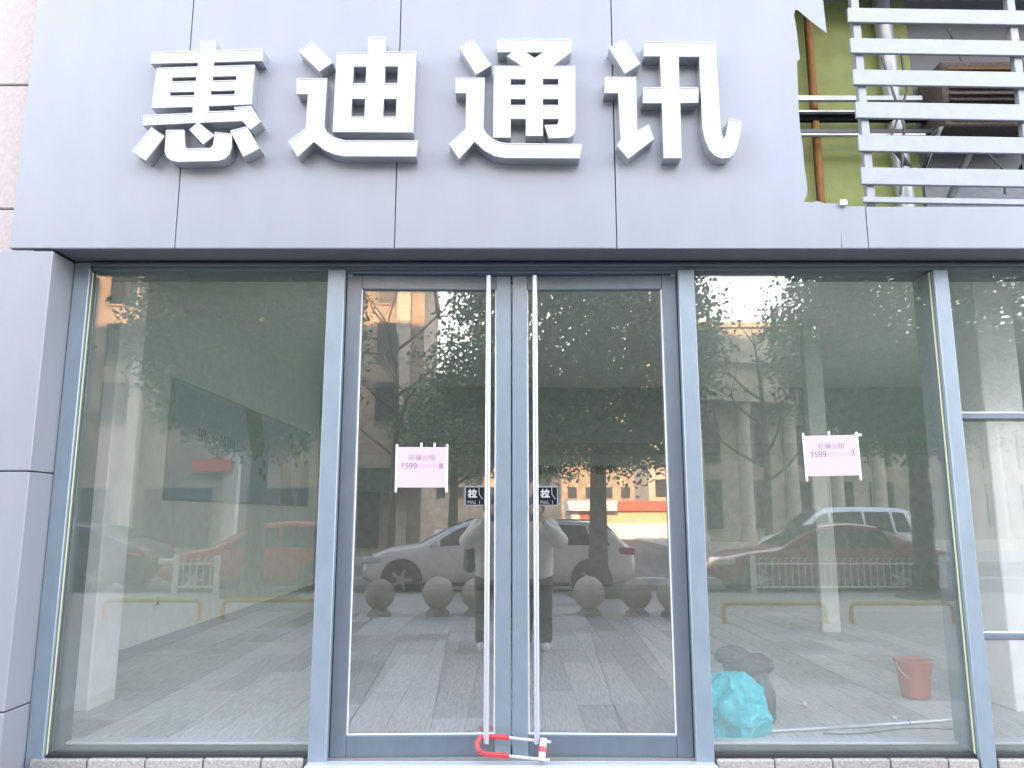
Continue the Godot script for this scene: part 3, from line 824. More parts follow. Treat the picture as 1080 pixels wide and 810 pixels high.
func poster() -> void:
	var t := thing("wall_poster", "long grey advertising panel with dark phones on the inner side wall", "poster", Vector3(-3.399, 1.64, -3.25), PI / 2)
	# the panel runs away from the window: its own x axis points along -z
	var w := 5.25
	var h := 1.21
	bput(t, "frame", B.new().bevel(Vector3(0, 0, 0.0), Vector3(w, h, 0.045), 0.004), M.skirt)
	var im := Image.create(1024, 236, false, Image.FORMAT_RGB8)
	for y in 236:
		for x in 1024:
			var g := 0.50 + 0.05 * sin(x * 0.004) - 0.03 * y / 236.0
			im.set_pixel(x, y, Color(g * 0.76, g * 0.90, g * 1.14))
	var fill := func(pts: PackedVector2Array, c: Color) -> void:
		var lo := pts[0]
		var hi := pts[0]
		for p in pts:
			lo = lo.min(p); hi = hi.max(p)
		for y in range(maxi(0, int(lo.y)), mini(236, int(hi.y) + 1)):
			for x in range(maxi(0, int(lo.x)), mini(1024, int(hi.x) + 1)):
				if Geometry2D.is_point_in_polygon(Vector2(x, y), pts): im.set_pixel(x, y, c)
	fill.call(PackedVector2Array([Vector2(392, 0), Vector2(520, 0), Vector2(562, 84), Vector2(540, 108), Vector2(478, 128), Vector2(458, 112)]), Color(0.05, 0.05, 0.06))
	fill.call(PackedVector2Array([Vector2(470, 70), Vector2(540, 58), Vector2(552, 86), Vector2(530, 102), Vector2(482, 116)]), Color(0.20, 0.17, 0.19))
	fill.call(PackedVector2Array([Vector2(712, 120), Vector2(790, 86), Vector2(850, 236), Vector2(725, 236)]), Color(0.05, 0.045, 0.05))
	fill.call(PackedVector2Array([Vector2(715, 118), Vector2(788, 84), Vector2(796, 100), Vector2(722, 136)]), Color(0.32, 0.12, 0.08))
	fill.call(PackedVector2Array([Vector2(850, 70), Vector2(930, 20), Vector2(950, 120), Vector2(880, 200)]), Color(0.34, 0.20, 0.14))
	fill.call(PackedVector2Array([Vector2(900, 190), Vector2(985, 60), Vector2(1018, 236), Vector2(890, 236)]), Color(0.06, 0.06, 0.11))
	for e in [[535, 152, 13], [560, 130, 12], [572, 165, 13], [800, 28, 12], [812, 58, 11]]:
		var c := PackedVector2Array()
		for k in 14: c.append(Vector2(e[0] + cos(TAU * k / 14) * e[2], e[1] + sin(TAU * k / 14) * e[2] * 0.8))
		fill.call(c, Color(0.03, 0.03, 0.035))
	var m := StandardMaterial3D.new()
	m.albedo_texture = ImageTexture.create_from_image(im)
	m.roughness = 0.55
	var q := B.new()
	q.quad(Vector3(0.02, 0.02, 0.046), Vector3(w - 0.02, 0.02, 0.046), Vector3(w - 0.02, h - 0.02, 0.046), Vector3(0.02, h - 0.02, 0.046), Vector3(0, 0, 1))
	bput(t, "print", q, m)
	text(t, "lettering", "iPhone 14 Pro", 0.125, Vector3(1.2, 0.70, 0.0475), M.black)
	var gb := B.new()
	for k in 3: glyph(gb, ["手", "机", "店"][k], Vector2(1.02 + 0.13 * k, 0.60), 0.11, 0.011, 0.047, 0.049)
	bput(t, "second_line", gb, M.black)

func wall_sign() -> void:
	var t := thing("wall_lettering", "row of dark raised characters on the rear wall of the shop", "lettering", Vector3(0.0, 2.2, -9.19))
	var x := 0.42
	for c in ["手", "机", "分", "期", "体", "验", "店"]:
		var b := B.new()
		glyph(b, c, Vector2(x, 0.17), 0.17, 0.024, 0.0, 0.02)
		bput(t, "character", b, M.black)
		x += 0.205

func crumple(c: Vector3, r: Vector3, seed_: int, amount: float, freq: float, rows := 34, cols := 56) -> B:
	var f := FastNoiseLite.new()
	f.seed = seed_
	f.noise_type = FastNoiseLite.TYPE_SIMPLEX
	f.fractal_type = FastNoiseLite.FRACTAL_RIDGED
	f.fractal_octaves = 3
	f.frequency = freq
	var st := SurfaceTool.new()
	st.begin(Mesh.PRIMITIVE_TRIANGLES)
	var pts := []
	for i in rows + 1:
		var th := PI * i / rows
		for j in cols:
			var ph := TAU * j / cols
			var d := Vector3(sin(th) * cos(ph), cos(th), sin(th) * sin(ph))
			var k := 1.0 + amount * f.get_noise_3dv(d * 10.0)
			var p := d * r * k
			p.y = maxf(p.y, -r.y * 0.72)
			pts.append(c + p)
	var b := B.new()
	for i in rows:
		for j in cols:
			var j2 := (j + 1) % cols
			var a: Vector3 = pts[i * cols + j]
			var b2: Vector3 = pts[i * cols + j2]
			var c2: Vector3 = pts[(i + 1) * cols + j2]
			var d2: Vector3 = pts[(i + 1) * cols + j]
			var out := (a + c2) / 2.0 - c
			if i > 0: b.tri(a, b2, c2, out)
			if i < rows - 1: b.tri(a, c2, d2, out)
	return b

func bin_bags() -> void:
	var t := thing("plastic_bag", "crumpled teal plastic bag slumped against the window corner", "bag", Vector3(1.235, 0.241, -0.43))
	var b := crumple(Vector3(0, 0.12, 0), Vector3(0.225, 0.19, 0.155), 11, 0.34, 0.06, 44, 72)
	bput(t, "bag_body", b, M.teal)
	bput(t, "knot", crumple(Vector3(-0.05, 0.25, 0.02), Vector3(0.11, 0.07, 0.07), 14, 0.35, 0.08, 18, 30), M.teal)
	var u := thing("bin_bag", "limp black bin bag standing behind the teal bag", "bag", Vector3(1.43, 0.241, -0.64))
	bput(u, "bag_body", crumple(Vector3(0.06, 0.14, 0), Vector3(0.115, 0.195, 0.09), 21, 0.12, 0.07, 24, 36), M.bag_black)
	bput(u, "bag_neck", crumple(Vector3(0.02, 0.34, 0), Vector3(0.15, 0.075, 0.07), 23, 0.14, 0.07, 18, 32), M.bag_black)
	bput(u, "bag_mouth", crumple(Vector3(-0.08, 0.395, 0.01), Vector3(0.10, 0.06, 0.06), 25, 0.15, 0.08, 18, 32), M.bag_black)

# ------------------------------------------------------------------ street things seen in the glass
func stone_ball(x: float, z: float) -> void:
	var t := thing("bollard", "round stone ball bollard on a squat base at the pavement edge", "bollard", Vector3(x, 0, z), rng.randf() * TAU, "stone ball bollards on the pavement")
	bput(t, "base", B.new().lathe([Vector2(0.19, 0.0), Vector2(0.18, 0.05), Vector2(0.12, 0.1), Vector2(0.11, 0.13)], Vector3.ZERO, 20), M.ball_dark)
	var p := []
	for k in 15:
		var a := -PI / 2 + PI * k / 14.0
		p.append(Vector2(maxf(cos(a), 0.0) * 0.235, 0.325 + sin(a) * 0.235))
	t.scale = Vector3.ONE * rng.randf_range(0.95, 1.05)
	var s := bput(t, "ball", B.new().lathe(p, Vector3.ZERO, 28), M.ball if rng.randf() < 0.5 else M.ball_worn)
	for k in 12:
		var a := TAU * k / 12.0
		var d := Vector3(cos(a), 0.0, sin(a))
		var xf := Transform3D(Basis(Vector3.UP, -a) * Basis(Vector3(1, 0, 0), 0.5), d * 0.231 + Vector3(0, 0.30, 0))
		bput(s, "chisel_mark", B.new().bevel(Vector3(-0.006, -0.01, -0.032), Vector3(0.006, 0.01, 0.032), 0.003, xf), M.ball_dark)

func rail(x0: float, x1: float, z: float, words: String) -> void:
	var t := thing("parking_rail", words, "rail", Vector3(x0, 0, z), 0.0, "low yellow rails")
	var w := x1 - x0
	bput(t, "hoop", B.new().tube([Vector3(0, 0, 0), Vector3(0, 0.2, 0), Vector3(0.02, 0.25, 0), Vector3(0.07, 0.275, 0), Vector3(w - 0.07, 0.275, 0), Vector3(w - 0.02, 0.25, 0), Vector3(w, 0.2, 0), Vector3(w, 0, 0)], 0.034, 12), M.yellow)
	for x in [0.0, w]:
		bput(t, "foot_plate", B.new().bevel(Vector3(x - 0.06, 0, -0.06), Vector3(x + 0.06, 0.012, 0.06), 0.003), M.yellow)

func fence(x0: float, x1: float, z: float, words: String) -> void:
	var t := thing("railing", words, "railing", Vector3(x0, 0, z), 0.0, "white kerbside railings")
	var w := x1 - x0
	bput(t, "rail", B.new().box(Vector3(0, 0.12, -0.015), Vector3(w, 0.16, 0.015)), M.fence)
	bput(t, "rail", B.new().box(Vector3(0, 0.56, -0.015), Vector3(w, 0.595, 0.015)), M.fence)
	var n := int(w / 0.125)
	var pk := B.new().tube([Vector3(0, 0.161, 0.0), Vector3(0, 0.64, 0.0), Vector3(0.02, 0.68, 0), Vector3(0.055, 0.68, 0)], 0.009, 6).mesh()
	for k in range(1, n):
		var o := put(t, "picket", pk, M.fence)
		o.position = Vector3(k * w / n, 0, 0.025)
	for x in [0.0, w]:
		bput(t, "post", B.new().bevel(Vector3(x - 0.045, 0, -0.045), Vector3(x + 0.045, 0.74, 0.045), 0.006), M.fence)

# a car as a lofted shell; x runs from nose to tail, z across
func car(called: String, words: String, at: Vector3, turn: float, m: Material, d: Dictionary) -> void:
	var t := thing(called, words, d.get("category", "car"), at, turn, "")
	var L: float = d.l
	var W: float = d.w
	var belt: float = d.belt
	var prof: Array = d.top          # [x, y] from nose to tail
	var top := func(x: float) -> float:
		for k in prof.size() - 1:
			if x <= prof[k + 1][0]:
				var s: float = (x - prof[k][0]) / (prof[k + 1][0] - prof[k][0])
				return lerpf(prof[k][1], prof[k + 1][1], s)
		return prof[-1][1]
	var half := func(x: float) -> float:
		var e := minf(x, L - x)
		return W / 2.0 * (1.0 - 0.16 * pow(clampf(1.0 - e / 0.55, 0, 1), 2.0))
	var bottom := func(x: float) -> float:
		var e := minf(x, L - x)
		return 0.24 + 0.12 * pow(clampf(1.0 - e / 0.4, 0, 1), 1.5)
	var section := func(x: float) -> Array:
		var w: float = half.call(x)
		var y: float = top.call(x)
		var b: float = bottom.call(x)
		var bl := minf(belt, y - 0.05)
		var up := clampf((y - bl - 0.05) / 0.45, 0.0, 1.0)
		var wt := lerpf(w * 0.9, w * 0.72, up)
		return [Vector2(w * 0.86, b), Vector2(w * 0.97, b + 0.05), Vector2(w, lerpf(b, bl, 0.45)), Vector2(w * 0.985, lerpf(b, bl, 0.8)), Vector2(w * 0.95, bl), Vector2(lerpf(w * 0.95, wt, 0.5), lerpf(bl, y - 0.035, 0.5)), Vector2(wt, y - 0.035), Vector2(wt * 0.86, y), Vector2(0, y + 0.025)]
	var xs := []
	for k in 61: xs.append(0.0 + L * k / 60.0)
	var st := SurfaceTool.new()
	st.begin(Mesh.PRIMITIVE_TRIANGLES)
	st.set_smooth_group(0)
	var ring := []
	for x in xs:
		var s: Array = section.call(x)
		var r := []
		for q in s: r.append(Vector3(x, q.y, -q.x))
		for k in range(s.size() - 2, -1, -1): r.append(Vector3(x, s[k].y, s[k].x))
		ring.append(r)
	var nn: int = ring[0].size()
	for i in xs.size() - 1:
		for j in nn:
			var j2 := (j + 1) % nn
			for q in [[ring[i][j], ring[i + 1][j], ring[i + 1][j2]], [ring[i][j], ring[i + 1][j2], ring[i][j2]]]:
				for p in q: st.add_vertex(p)
	for e in [0, xs.size() - 1]:
		var mid := Vector3.ZERO
		for p in ring[e]: mid += p / nn
		mid.x += -0.05 if e == 0 else 0.04
		for j in nn:
			var j2 := (j + 1) % nn
			for p in ([mid, ring[e][j], ring[e][j2]] if e == 0 else [mid, ring[e][j2], ring[e][j]]): st.add_vertex(p)
	st.index()
	st.generate_normals()
	var body := put(t, "body", st.commit(), m)
	# side glass, following the shell a little proud of it
	var side := func(x: float, s: float, z: float, lift: float) -> Vector3:
		var q: Array = section.call(x)
		var a: Vector2 = q[4]
		var b: Vector2 = q[6]
		var p := a.lerp(b, s)
		return Vector3(x, p.y, z * (p.x + lift))
	for g in d.glass:
		for z in [-1.0, 1.0]:
			var b := B.new()
			for k in 8:
				var q := []
				for e in [[k, 0], [k + 1, 0], [k + 1, 1], [k, 1]]:
					var f: float = e[0] / 8.0
					q.append(side.call(lerpf(lerpf(g[0], g[1], f), lerpf(g[2], g[3], f), e[1]), 0.09 if e[1] == 0 else 0.88, z, 0.006))
				b.quad(q[0], q[1], q[2], q[3], Vector3(0, 0.2, z))
			bput(t, "side_window", b, M.car_glass)
	for g in d.screens:               # windscreen and rear window
		var b := B.new()
		for k in 10:
			var x0 := lerpf(g[0], g[1], k / 10.0)
			var x1 := lerpf(g[0], g[1], (k + 1) / 10.0)
			var y0: float = top.call(x0) + 0.030
			var y1: float = top.call(x1) + 0.030
			var w0: float = half.call(x0) * lerpf(0.78, 0.62, k / 10.0 if g[1] > g[0] else 1.0 - k / 10.0)
			var w1: float = half.call(x1) * lerpf(0.78, 0.62, (k + 1) / 10.0 if g[1] > g[0] else 1.0 - (k + 1) / 10.0)
			b.quad(Vector3(x0, y0 - 0.012, -w0), Vector3(x1, y1 - 0.012, -w1), Vector3(x1, y1, 0), Vector3(x0, y0, 0), Vector3.UP)
			b.quad(Vector3(x0, y0 - 0.012, w0), Vector3(x1, y1 - 0.012, w1), Vector3(x1, y1, 0), Vector3(x0, y0, 0), Vector3.UP)
		bput(t, "windscreen", b, M.car_glass)
	var R: float = d.get("wheel", 0.33)
	for x in d.axles:
		for z in [-1.0, 1.0]:
			var wz: float = W / 2.0
			var turn_x := Transform3D(Basis(Vector3(1, 0, 0), PI / 2 * z), Vector3(x, R, z * (wz - 0.2)))
			bput(body, "wheel_arch", B.new().lathe([Vector2(0.0, 0.214), Vector2(R + 0.075, 0.212), Vector2(R + 0.085, 0.19)], Vector3.ZERO, 28, turn_x), M.plastic)
			var wh := bput(t, "wheel", B.new().lathe([Vector2(R * 0.6, 0.225), Vector2(R * 0.92, 0.235), Vector2(R, 0.2), Vector2(R, 0.03), Vector2(0, 0.02)], Vector3.ZERO, 28, turn_x), M.tyre)
			bput(wh, "hub_cap", B.new().lathe([Vector2(0.0, 0.222), Vector2(R * 0.2, 0.225), Vector2(R * 0.24, 0.215)], Vector3.ZERO, 16, turn_x), M.rim)
			var sp := B.new()
			for k in 5:
				var a := TAU * k / 5.0
				sp.box(Vector3(R * 0.16, 0.212, -0.028), Vector3(R * 0.64, 0.226, 0.028), turn_x * Transform3D(Basis(Vector3.UP, a), Vector3.ZERO))
			bput(wh, "rim", sp, M.rim)
	for z in [-1.0, 1.0]:
		var hy: float = d.get("lamp_y", 0.68)
		bput(t, "headlight", B.new().bevel(Vector3(0.03, hy - 0.07, z * W * 0.44 - 0.09), Vector3(0.42, hy + 0.06, z * W * 0.44 + 0.09), 0.03), M.lamp_clear)
		bput(t, "tail_light", B.new().bevel(Vector3(L - 0.34, hy + 0.1, z * W * 0.43 - 0.09), Vector3(L + 0.005, hy + 0.24, z * W * 0.43 + 0.09), 0.03), M.lamp_red)
		bput(t, "mirror", B.new().bevel(Vector3(d.mirror - 0.06, belt + 0.01, z * (W / 2 + 0.07) - 0.09), Vector3(d.mirror + 0.1, belt + 0.15, z * (W / 2 + 0.07) + 0.08), 0.035), m)
		for x in d.seams:
			var sb := B.new()
			for k in 6:
				var q: Array = section.call(x)
				var a: Vector2 = q[1].lerp(q[2], k / 6.0) if k < 3 else q[2].lerp(q[4], (k - 3) / 3.0)
				var c: Vector2 = q[1].lerp(q[2], (k + 1) / 6.0) if k + 1 < 3 else q[2].lerp(q[4], (k - 2) / 3.0)
				sb.quad(Vector3(x - 0.005, a.y, z * (a.x + 0.003)), Vector3(x + 0.005, a.y, z * (a.x + 0.003)), Vector3(x + 0.005, c.y, z * (c.x + 0.003)), Vector3(x - 0.005, c.y, z * (c.x + 0.003)), Vector3(0, 0, z))
			bput(body, "door_seam", sb, M.black)
			bput(t, "door_handle", B.new().bevel(Vector3(x - 0.28, belt - 0.12, z * W * 0.492 - 0.014), Vector3(x - 0.08, belt - 0.09, z * W * 0.492 + 0.014), 0.006), m)
		bput(t, "side_sill", B.new().box(Vector3(d.axles[0] + R + 0.1, 0.2, z * W * 0.46 - 0.03), Vector3(d.axles[1] - R - 0.1, 0.33, z * W * 0.485 + 0.014)), M.plastic)
	if d.has("rack"):
		for z in [-1.0, 1.0]:
			bput(t, "roof_rail", B.new().tube([Vector3(d.rack[0], top.call(d.rack[0]) + 0.02, z * W * 0.34), Vector3(d.rack[0] + 0.15, top.call(d.rack[0]) + 0.07, z * W * 0.34), Vector3(d.rack[1] - 0.15, top.call(d.rack[1]) + 0.07, z * W * 0.34), Vector3(d.rack[1], top.call(d.rack[1]) + 0.02, z * W * 0.34)], 0.016, 6), M.plastic)

func leaf_card(b: B, p: Vector3, s: float, col: Color) -> void:
	var d := Vector3(rng.randf_range(-1, 1), rng.randf_range(-0.9, 0.5), rng.randf_range(-1, 1)).normalized()
	var e := d.cross(Vector3(rng.randf_range(-1, 1), rng.randf_range(-1, 1), rng.randf_range(-1, 1))).normalized() * s * 0.36
	b.tint = col
	var n := d.cross(e).normalized()
	if n.y < 0: n = -n
	var i := b.vert(p, n)
	b.vert(p + d * s * 0.5 + e, n); b.vert(p + d * s, n); b.vert(p + d * s * 0.5 - e, n)
	b.tri_i(i, i + 1, i + 2, n); b.tri_i(i, i + 2, i + 3, n)

func limb(b: B, tips: Array, p: Vector3, d: Vector3, len_: float, r: float, depth: int, spread: float, lift: float) -> void:
	var path := [p]
	var rad := [r]
	var q := p
	var dir := d
	for k in 4:
		dir = (dir + Vector3(rng.randf_range(-1, 1), rng.randf_range(-0.6, 1) + lift, rng.randf_range(-1, 1)) * 0.13).normalized()
		q += dir * len_ / 4.0
		path.append(q)
		rad.append(r * (1.0 - 0.11 * (k + 1)))
	b.tube(path, rad, 7 if depth > 1 else 4, false)
	if depth <= 2: tips.append([q, dir, depth])
	if depth == 0: return
	var n := 3 if depth > 1 else 4
	for k in n:
		var a := TAU * (k + rng.randf() * 0.7) / n
		var side := dir.cross(Vector3(0.3, 1, 0.2)).normalized()
		var s := (side * cos(a) + side.cross(dir) * sin(a)).normalized()
		var from: Vector3 = path[4 if k < 2 else 2 + k % 3]
		limb(b, tips, from, (dir * (1.0 - spread) + s * spread).normalized(), len_ * rng.randf_range(0.6, 0.82), rad[4] * 0.72, depth - 1, spread, lift)

func make_tree(words: String, at: Vector3, seed_: int, trunk_h: float, crown: Vector3, leaves: int, trunk_r := 0.18, lean := 0.0) -> void:
	rng.seed = seed_
	var t := thing("street_tree", "leafy " + words, "tree", at, 0.0, "street trees")
	var wood := B.new()
	wood.tube([Vector3(0, -0.02, 0), Vector3(0.01, 0.25, 0), Vector3(0.03, trunk_h * 0.5, 0.02), Vector3(0.05, trunk_h, 0.0), Vector3(0.02, trunk_h + crown.y * 0.9, 0.05)], [trunk_r * 1.45, trunk_r * 1.08, trunk_r, trunk_r * 0.86, trunk_r * 0.4], 12)
	bput(t, "trunk", wood, M.bark)
	var limbs := B.new()
	var tips := []
	for k in 8:
		var a := TAU * (k + rng.randf() * 0.5) / 8.0
		limb(limbs, tips, Vector3(0.03, trunk_h + crown.y * 0.12 * k, 0), Vector3(cos(a), rng.randf_range(0.25, 0.8), sin(a)).normalized(), crown.x * 0.5, trunk_r * 0.4, 2, 0.55, 0.2)
	bput(t, "branches", limbs, M.bark)
	var b := B.new()
	b.colored = true
	var c := Vector3(lean, trunk_h + crown.y * 0.95, 0)
	# leaf clumps spread through the crown's volume, none where the noise leaves gaps
	var clumps := []
	while clumps.size() < leaves / 38:
		var p := Vector3(rng.randf_range(-1, 1), rng.randf_range(-1, 1), rng.randf_range(-1, 1))
		var r := p.length()
		if r > 1.0 or r < 0.2: continue
		clumps.append(c + p * crown)
	for q in tips:
		if (q[0] - c).length() < crown.x * 1.25: clumps.append(q[0])
	for q in clumps:
		for k in 34:
			var g := Vector3(rng.randfn(), rng.randfn() * 0.7, rng.randfn()) * 0.20
			leaf_card(b, q + g, rng.randf_range(0.07, 0.12), [Color(0.066, 0.155, 0.058), Color(0.085, 0.165, 0.055), Color(0.055, 0.145, 0.065)][rng.randi() % 3])
	bput(t, "crown", b, M.leaf)
	var pit := thing("tree_pit", "earth mound under the " + words, "tree pit", at, 0.0, "earth mounds at the trees")
	bput(pit, "mound", B.new().lathe([Vector2(0.55, 0.001), Vector2(0.5, 0.09), Vector2(0.36, 0.17), Vector2(trunk_r * 1.3, 0.2)], Vector3.ZERO, 20), M.bark)

func bare_tree(words: String, at: Vector3, seed_: int, h: float) -> void:
	rng.seed = seed_
	var t := thing("bare_tree", words, "tree", at, 0.0, "leafless trees across the road")
	bput(t, "trunk", B.new().tube([Vector3(0, -0.1, 0), Vector3(0.02, 0.4, 0), Vector3(0.1, h * 0.4, 0), Vector3(0.05, h * 0.8, 0.1)], [0.2, 0.15, 0.12, 0.05], 10), M.bark)
	var b := B.new()
	var tips := []
	for k in 9:
		var a := TAU * k * 0.381 + rng.randf() * 0.4
		limb(b, tips, Vector3(0.06, h * (0.3 + 0.055 * k), 0.04), Vector3(cos(a), 0.55, sin(a)).normalized(), h * 0.2, 0.06, 3, 0.45, 0.35)
	bput(t, "branches", b, M.bark)

func street_things() -> void:
	var zb := 7.75
	for u in [433.0, 492.0, 531.0, 591.0, 639.0, 675.0]:
		stone_ball((u - 540.0) / F * (zb + 4.3) * 1.01, zb)
	rail(2.98, 4.42, 6.9, "low yellow tubular rail in front of the dark red saloon's nose")
	rail(4.78, 6.22, 6.9, "low yellow tubular rail in front of the white picket railing")
	rail(-5.95, -4.55, 7.3, "low yellow tubular rail in front of the short white railing")
	rail(-4.22, -2.8, 7.3, "low yellow tubular rail in front of the bright red hatchback's tail")
	fence(4.7, 8.4, 11.05, "white picket railing in front of the dark red parked saloon")
	fence(-6.55, -5.75, 11.05, "short white railing beside the bright red parked hatchback")
	# cars: the nose points to -x
	var white := mat(0.72, 0.72, 0.71, 0.25)
	white.clearcoat_enabled = true; white.clearcoat = 0.6; white.clearcoat_roughness = 0.05
	var maroon := mat(0.27, 0.010, 0.028, 0.25)
	maroon.clearcoat_enabled = true; maroon.clearcoat = 0.7; maroon.clearcoat_roughness = 0.05
	var red := mat(0.52, 0.02, 0.018, 0.3)
	red.clearcoat_enabled = true; red.clearcoat = 0.6; red.clearcoat_roughness = 0.05
	var dark := mat(0.05, 0.06, 0.075, 0.3)
	dark.clearcoat_enabled = true; dark.clearcoat = 0.6; dark.clearcoat_roughness = 0.05
	car("parked_car", "white compact crossover with roof rails parked at the kerb", Vector3(-2.45, -0.12, 12.6), 0.0, white, {
		"l": 4.35, "w": 1.8, "belt": 0.98, "top": [[0, 0.62], [0.12, 0.78], [0.5, 0.93], [1.15, 1.03], [1.75, 1.36], [2.15, 1.50], [2.7, 1.545], [3.4, 1.50], [3.8, 1.41], [4.1, 1.10], [4.28, 0.98], [4.35, 0.8]],
		"glass": [[1.35, 2.55, 1.95, 2.5], [2.62, 3.5, 2.57, 3.35], [3.56, 3.85, 3.42, 3.62]], "screens": [[1.2, 2.05], [4.05, 3.75]], "axles": [0.82, 3.45], "wheel": 0.34, "mirror": 1.5, "seams": [2.58, 3.5], "lamp_y": 0.74, "rack": [2.1, 3.6]})
	car("parked_car", "dark red saloon parked behind the white picket railing", Vector3(4.25, -0.12, 12.9), 0.02, maroon, {
		"l": 4.75, "w": 1.82, "belt": 0.92, "top": [[0, 0.58], [0.12, 0.72], [0.6, 0.86], [1.35, 0.96], [1.95, 1.28], [2.4, 1.42], [2.9, 1.46], [3.5, 1.40], [4.1, 1.14], [4.3, 1.06], [4.65, 1.02], [4.75, 0.85]],
		"glass": [[1.6, 2.75, 2.2, 2.7], [2.82, 3.75, 2.78, 3.55]], "screens": [[1.4, 2.3], [4.1, 3.5]], "axles": [0.9, 3.75], "wheel": 0.33, "mirror": 1.75, "seams": [2.78, 3.7], "lamp_y": 0.68})
	car("parked_car", "bright red hatchback parked by the short railing", Vector3(-7.35, -0.12, 12.8), 0.0, red, {
		"l": 4.2, "w": 1.76, "belt": 0.93, "top": [[0, 0.58], [0.12, 0.72], [0.5, 0.86], [1.1, 0.98], [1.7, 1.32], [2.1, 1.46], [2.7, 1.50], [3.3, 1.44], [3.7, 1.30], [4.0, 1.02], [4.12, 0.96], [4.2, 0.8]],
		"glass": [[1.35, 2.5, 1.95, 2.45], [2.57, 3.5, 2.52, 3.3]], "screens": [[1.15, 2.0], [3.98, 3.45]], "axles": [0.8, 3.35], "wheel": 0.32, "mirror": 1.5, "seams": [2.53, 3.4], "lamp_y": 0.68})
	car("parked_car", "dark blue-grey saloon parked beyond the bright red hatchback", Vector3(-12.3, -0.12, 12.9), 0.0, dark, {
		"l": 4.6, "w": 1.8, "belt": 0.92, "top": [[0, 0.58], [0.12, 0.72], [0.6, 0.86], [1.3, 0.96], [1.9, 1.28], [2.3, 1.42], [2.8, 1.46], [3.4, 1.40], [4.0, 1.12], [4.2, 1.05], [4.5, 1.0], [4.6, 0.85]],
		"glass": [[1.55, 2.7, 2.15, 2.65], [2.77, 3.7, 2.72, 3.5]], "screens": [[1.35, 2.25], [4.0, 3.45]], "axles": [0.88, 3.65], "wheel": 0.33, "mirror": 1.7, "seams": [2.72, 3.6], "lamp_y": 0.68})
	car("parked_van", "white minivan with a long row of side windows across the road", Vector3(7.7, -0.12, 19.6), 0.0, white, {"category": "van",
		"l": 4.5, "w": 1.7, "belt": 1.08, "top": [[0, 0.7], [0.1, 0.95], [0.45, 1.08], [0.7, 1.14], [1.3, 1.66], [1.7, 1.84], [2.4, 1.88], [3.8, 1.86], [4.2, 1.78], [4.42, 1.2], [4.5, 0.8]],
		"glass": [[0.95, 1.75, 1.45, 1.72], [1.83, 2.75, 1.8, 2.72], [2.83, 3.6, 2.8, 3.55], [3.68, 4.15, 3.63, 4.0]], "screens": [[0.75, 1.6], [4.4, 4.22]], "axles": [0.75, 3.55], "wheel": 0.31, "mirror": 1.0, "seams": [1.79, 2.8], "lamp_y": 0.78})
	make_tree("evergreen tree in front of the white crossover", Vector3(1.06, 0, 10.6), 101, 2.35, Vector3(2.5, 2.5, 2.4), 46000, 0.18, 0.6)
	make_tree("evergreen tree by the dark red saloon", Vector3(7.7, 0, 10.4), 102, 2.7, Vector3(2.5, 2.5, 2.3), 50000)
	make_tree("evergreen tree by the bright red hatchback", Vector3(-4.9, 0, 10.5), 103, 2.8, Vector3(2.5, 2.6, 2.3), 60000)
	make_tree("evergreen tree by the dark blue-grey saloon", Vector3(-11.5, 0, 10.4), 104, 3.0, Vector3(2.6, 2.2, 2.4), 14000)
	make_tree("evergreen tree across the road at the side road", Vector3(-0.9, 0, 23.6), 105, 2.6, Vector3(2.3, 2.2, 2.0), 20000)
	bare_tree("leafless tree beside the brown building across the road", Vector3(-3.0, 0, 22.8), 201, 10.0)
	bare_tree("leafless tree in front of the columned building", Vector3(9.0, 0, 23.2), 202, 9.0)
	var lp := thing("street_lamp", "slim white lamp post across the road with a short flat head", "street lamp", Vector3(-9.6, 0, 22.8))
	bput(lp, "pole", B.new().tube([Vector3(0, 0, 0), Vector3(0.05, 3.9, 0)], [0.06, 0.045], 10), M.fence)
	bput(lp, "lamp_head", B.new().bevel(Vector3(-0.5, 3.9, -0.1), Vector3(0.22, 3.97, 0.1), 0.02), M.fence)

# ------------------------------------------------------------------ buildings across the road
func block(words: String, called: String, at: Vector3, turn: float, size: Vector3, m: Material, cols: int, rows: int, first: float, win: Vector2) -> Node3D:
	# at: left front corner seen from the shop; its front looks along -z
	var t := thing(called, words, "building", at, turn)
	bput(t, "wall", B.new().box(Vector3(0, -0.1, 0), Vector3(size.x, size.y, size.z)), m)
	bput(t, "cornice", B.new().box(Vector3(-0.15, size.y + 0.002, -0.35), Vector3(size.x + 0.15, size.y + 0.45, size.z)), m)
	var sx := size.x / cols
	var sy := (size.y - first - 0.6) / maxi(rows, 1)
	var fm := B.new().box(Vector3(-win.x / 2 - 0.08, -0.08, -0.06), Vector3(win.x / 2 + 0.08, win.y + 0.08, -0.001)).mesh()
	var pm := B.new().box(Vector3(-win.x / 2, 0, -0.075), Vector3(win.x / 2, win.y, -0.061)).mesh()
	for i in cols:
		for j in rows:
			var f := put(t, "window", fm, m)
			f.position = Vector3((i + 0.5) * sx, first + sy * (j + 0.25), 0)
			put(f, "pane", pm, M.win)
	return t

